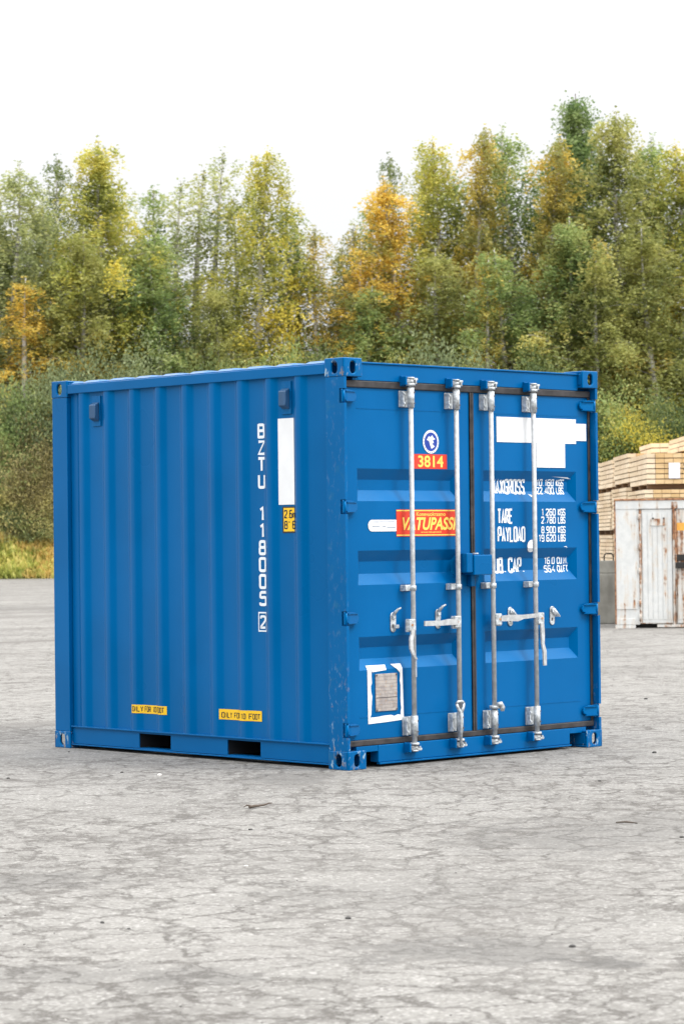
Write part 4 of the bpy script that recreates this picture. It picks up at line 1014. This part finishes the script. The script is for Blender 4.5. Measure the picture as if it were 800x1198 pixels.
b = B(); zz = zof_(615); b.box(X_(761.5), X_(778), -.024, -.011, zz, zz+.012); b.box(X_(761.5), X_(762.5), -.024, -.011, zz, zz+.10); b.box(X_(777), X_(778), -.024, -.011, zz, zz+.10)
b.box(X_(761.5), X_(778), -.013, -.011, zz+.012, zz+.11); b.build('document_holder', 'rust_white', dr)
b = B()
for x in (764.5, 777): b.tube([(X_(x), -.03, zof_(606.5)), (X_(x), -.011, zof_(606.5))], .014, 10)
b.build('door_bolt', 'shadow_steel', dr)
b = B(); b.box(X_(787), X_(789.6), -.03, .078, zb-.06, zt-.10, .004); b.box(X_(786), X_(793), -.026, -.006, zt-.16, zt-.05, .004)
b.tube([(X_(790.6), -.035, zb), (X_(790.6), -.035, zt-.2)], .010, 8); b.build('door_post', 'rust_mix', wc)
b = B(); b.box(X_(791.6), X_(791.6)+.95, -.004, .078, zb, zt-.17, .004)
for k in range(11): b.box(X_(792.2)+k*.08, X_(792.2)+k*.08+.064, -.010, -.005, zb+.05, zt-.23, .003)
dr = b.build('door', 'rust_white', wc)
b = B(); b.box(X_(790), X_(790)+.45, -.07, -.012, zof_(665), zof_(658), .01); b.box(X_(789.2), X_(789.2)+.45, -.04, -.012, zof_(656), zof_(649), .006); b.build('latch', 'shadow_steel', wc)
B().box(X_(791.8), X_(806), -.013, -.0108, zof_(621), zof_(612)).build('sticker', 'orange_tape', dr)
b = B(); b.box(X_(743.5), Wd, .35, Dp, .0, zb-.03); b.box(X_(743.5), Wd, .10, .16, zb-.07, zb-.012); b.box(X_(780), X_(783), .05, .2, 0, zb-.02); b.build('underframe_and_shadow', 'shadow_steel', wc)  # big dark block is the shadow under the body, built beside beam and leg
b = B(); b.box(X_(768), Wd, -.04, .05, .012, .055, .004); b.box(X_(745), Wd, .0, .07, zb-.012, zb-.001); b.build('skid_rail', 'rust_white', wc)

# ------------------------------------------------------------------ concrete blocks
def cblock(lat, dep, w_, h_, lab):
    e = empty('concrete_block', LD(lat, dep, 0), -YAW, label=lab, cat='concrete block', group='concrete blocks behind the containers')
    b = B(); b.box(0, w_, 0, .6, .0, h_*.80, .015); b.box(.006, w_-.006, .006, .594, h_*.802, h_, .012); b.build('body', 'concrete', e)
    b = B(); b.tube([(w_*.72, .3, h_-.02), (w_*.72, .3, h_+.08), (w_*.78, .3, h_+.12), (w_*.92, .3, h_+.12), (w_*.97, .3, h_+.08), (w_*.97, .3, h_-.02)], .012, 8); b.build('lifting_loop', 'shadow_steel', e)
    return e
CL = latof(700, 700, 43.2); hb = zof(710, 656, 43.2)
cblock(CL-.32, 43.2, .62, hb, 'grey concrete block showing between the blue and the white container')
# ------------------------------------------------------------------ timber packs
def pack(lat, dep, w_, d_, z0, layers, th, lab, sheet=False, seed=0, left='wood_pale', front='wood_orange'):
    """bundle of sawn boards: layers stacked on thin stickers, strapped"""
    g = random.Random(seed); e = empty('timber_pack', LD(lat, dep, z0), -YAW, label=lab, cat='timber pack', group='packs of sawn timber')
    bf = B(); bs = B(); nb = max(3, int(w_/.15))
    for k in range(layers):
        z = .09+k*th; jit = g.uniform(-.012, .012)
        for i in range(nb):
            a = w_*i/nb; xx0 = a+.003+(jit if i == 0 else 0); xx1 = w_*(i+1)/nb-.003
            if i == 0: bs.box(xx0, xx1, g.uniform(0, .02), d_*.495, z, z+th*.82); bs.box(xx0+g.uniform(-.01, .01), xx1, d_*.505, d_-g.uniform(0, .03), z, z+th*.82)
            else: bf.box(xx0, xx1, g.uniform(0, .012), d_, z, z+th*.82)
    for k in range(layers-1):
        pass
    bf.build('boards', front, e); bs.build('edge_boards', left, e)
    b = B()
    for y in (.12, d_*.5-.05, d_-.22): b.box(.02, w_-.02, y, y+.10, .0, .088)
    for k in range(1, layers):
        b.box(.02, w_-.02, .03, d_-.03, .09+k*th-th*.179, .09+k*th-.001)  # dark slabs put the shade of the layer gaps into the colour
    b.build('bearers_and_gap_shade', 'wood_orange' if False else 'shaded_wood', e)
    if sheet:
        for tx, uu_, vv_, hh_ in (('2', .66, .33, .11), ('.', .76, .34, .10)):
            bm_, _ = text_bm(tx, hh_, uu_, vv_, 1.2, .2)
            for q in bm_.verts: q.co = Vector((q.co.x, -.004, q.co.y))
            me_ = bpy.data.meshes.new('pack_mark'); bm_.to_mesh(me_); bm_.free(); link('pack_mark', me_, 'decal_ink', e)
        B().box(.39, .59, -.012, -.004, .09+th*1.0, .09+th*4.0).build('label_sheet', 'paper', e)
    return e
M['shaded_wood'] = wood('shaded_bearer_wood', (.10, .065, .04), (.16, .10, .06))  # wood darkened to include the shade under and between the layers
x46 = latof(756, 545, 46.); th = .093
z_top = zof(756, 529.5, 46.); z_mid = zof(756, 566.5, 46.)
def stackrow(lat, dep, w_, d_, top, seed, labs, sheet=False):
    hp = .09+6*th; z = top-hp
    pack(lat, dep, w_, d_, z, 6, th, labs[0], sheet, seed)
    z2 = z-(.09+10*.078); pack(lat-.05, dep-.03, w_, d_, z2, 10, .078, labs[1], False, seed+1)
    z3 = z2-(.09+8*.078); pack(lat-.02, dep, w_, d_, z3, 8, .078, labs[2], False, seed+2)
    z4 = 0.0
    if z3 > .1: pack(lat+.02, dep, w_, d_, 0.0, max(1, int((z3-.09)/.078)), .078, labs[3], False, seed+3)
LB = lambda n: ['top timber pack '+n, 'second timber pack from the top '+n, 'third timber pack from the top '+n, 'lowest timber pack '+n]
l2 = LB('of the nearest timber stack'); l2[0] = 'top timber pack of the nearest stack with a white sheet on its end'
stackrow(x46, 46., 2.2, 2.75, z_top, 10, l2, True)
stackrow(x46, 49.0, 2.2, 2.6, zof(740, 529.5, 49.), 20, LB('of the second timber stack back from the white container'))
stackrow(x46, 51.9, 2.2, 2.6, zof(715, 537, 51.9), 30, LB('of the third timber stack back from the white container'))
stackrow(x46, 54.8, 2.2, 2.4, zof(705, 541, 54.8), 40, LB('of the farthest timber stack behind the white container'))
pack(latof(800, 512, 48.), 47.2, 2.0, 3.2, z_top+.01, 3, .095, 'timber pack lying on top of the nearest stack at the right edge', False, 55, front='wood_pale')
pack(latof(762, 524, 50.5), 50.6, .52, 2.0, zof(762, 529.5, 50.6)-.09, 2, .10, 'small pale timber pack on top of the second stack', False, 56, front='wood_pale')

# ------------------------------------------------------------------ small litter
def pebble(px, py, r, lab, mat, sq=.6):
    r = r*.72
    g = random.Random(int(px*7+py)); bm = bmesh.new(); bmesh.ops.create_icosphere(bm, subdivisions=2, radius=r)
    for v in bm.verts: v.co *= 1+g.uniform(-.16, .16); v.co.z *= sq; v.co.x *= 1.25
    me = bpy.data.meshes.new('pebble'); bm.to_mesh(me); bm.free(); o = link('pebble', me, mat); p = ground(px, py)
    o.location = (p[0], p[1], r*sq*.5); o.rotation_euler = (0, 0, g.uniform(0, 6)); tag(o, lab, 'pebble', 'loose stones on the asphalt')
M['stone_light'] = flat('light_stone', (.55, .53, .50), .9); M['stone_dark'] = flat('dark_stone', (.05, .048, .045), .9)
pebble(187, 907.5, .020, 'pale pebble in front of the left fork pocket', 'stone_light')
pebble(143, 904, .012, 'small dark stone left of the pale pebble near the left fork pocket', 'stone_dark')
pebble(120, 1080, .012, 'dark stone at the left of the foreground', 'stone_dark')
pebble(151, 1087, .008, 'tiny dark stone just right of another in the left foreground', 'stone_dark')
pebble(407, 1075, .014, 'dark stone in the middle of the foreground', 'stone_dark')
pebble(669, 1108, .014, 'dark stone left of the dark worn patch in the right foreground', 'stone_dark')
pebble(288, 1014, .012, 'pale stone in the foreground below the twig', 'stone_light')
pebble(293, 971, .013, 'dark stone right under the twig', 'stone_dark')
pebble(765, 881, .020, 'dark stone on the asphalt right of the container', 'stone_dark')
pebble(701, 914, .012, 'small dark stone below the bottom right corner of the container', 'stone_dark')
pebble(755, 818, .020, 'dark stone on the asphalt between the two containers', 'stone_dark')
pebble(81, 880, .010, 'small dark stone by the far left corner of the container', 'stone_dark')
pebble(10, 911, .012, 'dark stone near the left edge of the photo', 'stone_dark')
pebble(797, 980, .014, 'dark stone at the right edge of the photo', 'stone_dark')
g = random.Random(12)
for i in range(22):
    px, py = g.uniform(5, 795), 885+ (1198-885)*g.random()**1.1
    if 60 < px < 705 and py < 912: continue
    pebble(px, py, g.uniform(.003, .005), 'tiny loose chip of gravel scattered on the asphalt', g.choice(['stone_light', 'stone_dark', 'stone_dark']))
p, q = ground(292, 946.5), ground(318.5, 943.5); b = B(); d = q-p
n_ = 7; pts = [(d[0]*i/n_+math.sin(i*1.7)*.003, d[1]*i/n_+math.cos(i*2.1)*.003, .009+.002*math.sin(i*1.3)+.010*i/n_) for i in range(n_+1)]
b.tube(pts, [.007, .008, .007, .006, .005, .004, .004, .002], 7); b.tube([pts[1], (pts[1][0]-.03, pts[1][1]+.02, .02), (pts[1][0]-.06, pts[1][1]+.01, .012)], [.005, .004, .002], 6)
o = b.build('twig', 'dark_bark', None); o.location = (p[0], p[1], 0); tag(o, 'short dark twig lying on the asphalt in front of the near corner', 'twig')
p, q = ground(720, 963.5), ground(745, 965); b = B(); d = q-p
b.tube([(0, 0, .006), (d[0]*.5, d[1]*.5, .012), (d[0], d[1], .008)], [.003, .005, .003], 6); o = b.build('twig', 'dark_bark', None); o.location = (p[0], p[1], 0); tag(o, 'thin twig lying in the dark patch at the right edge', 'twig')
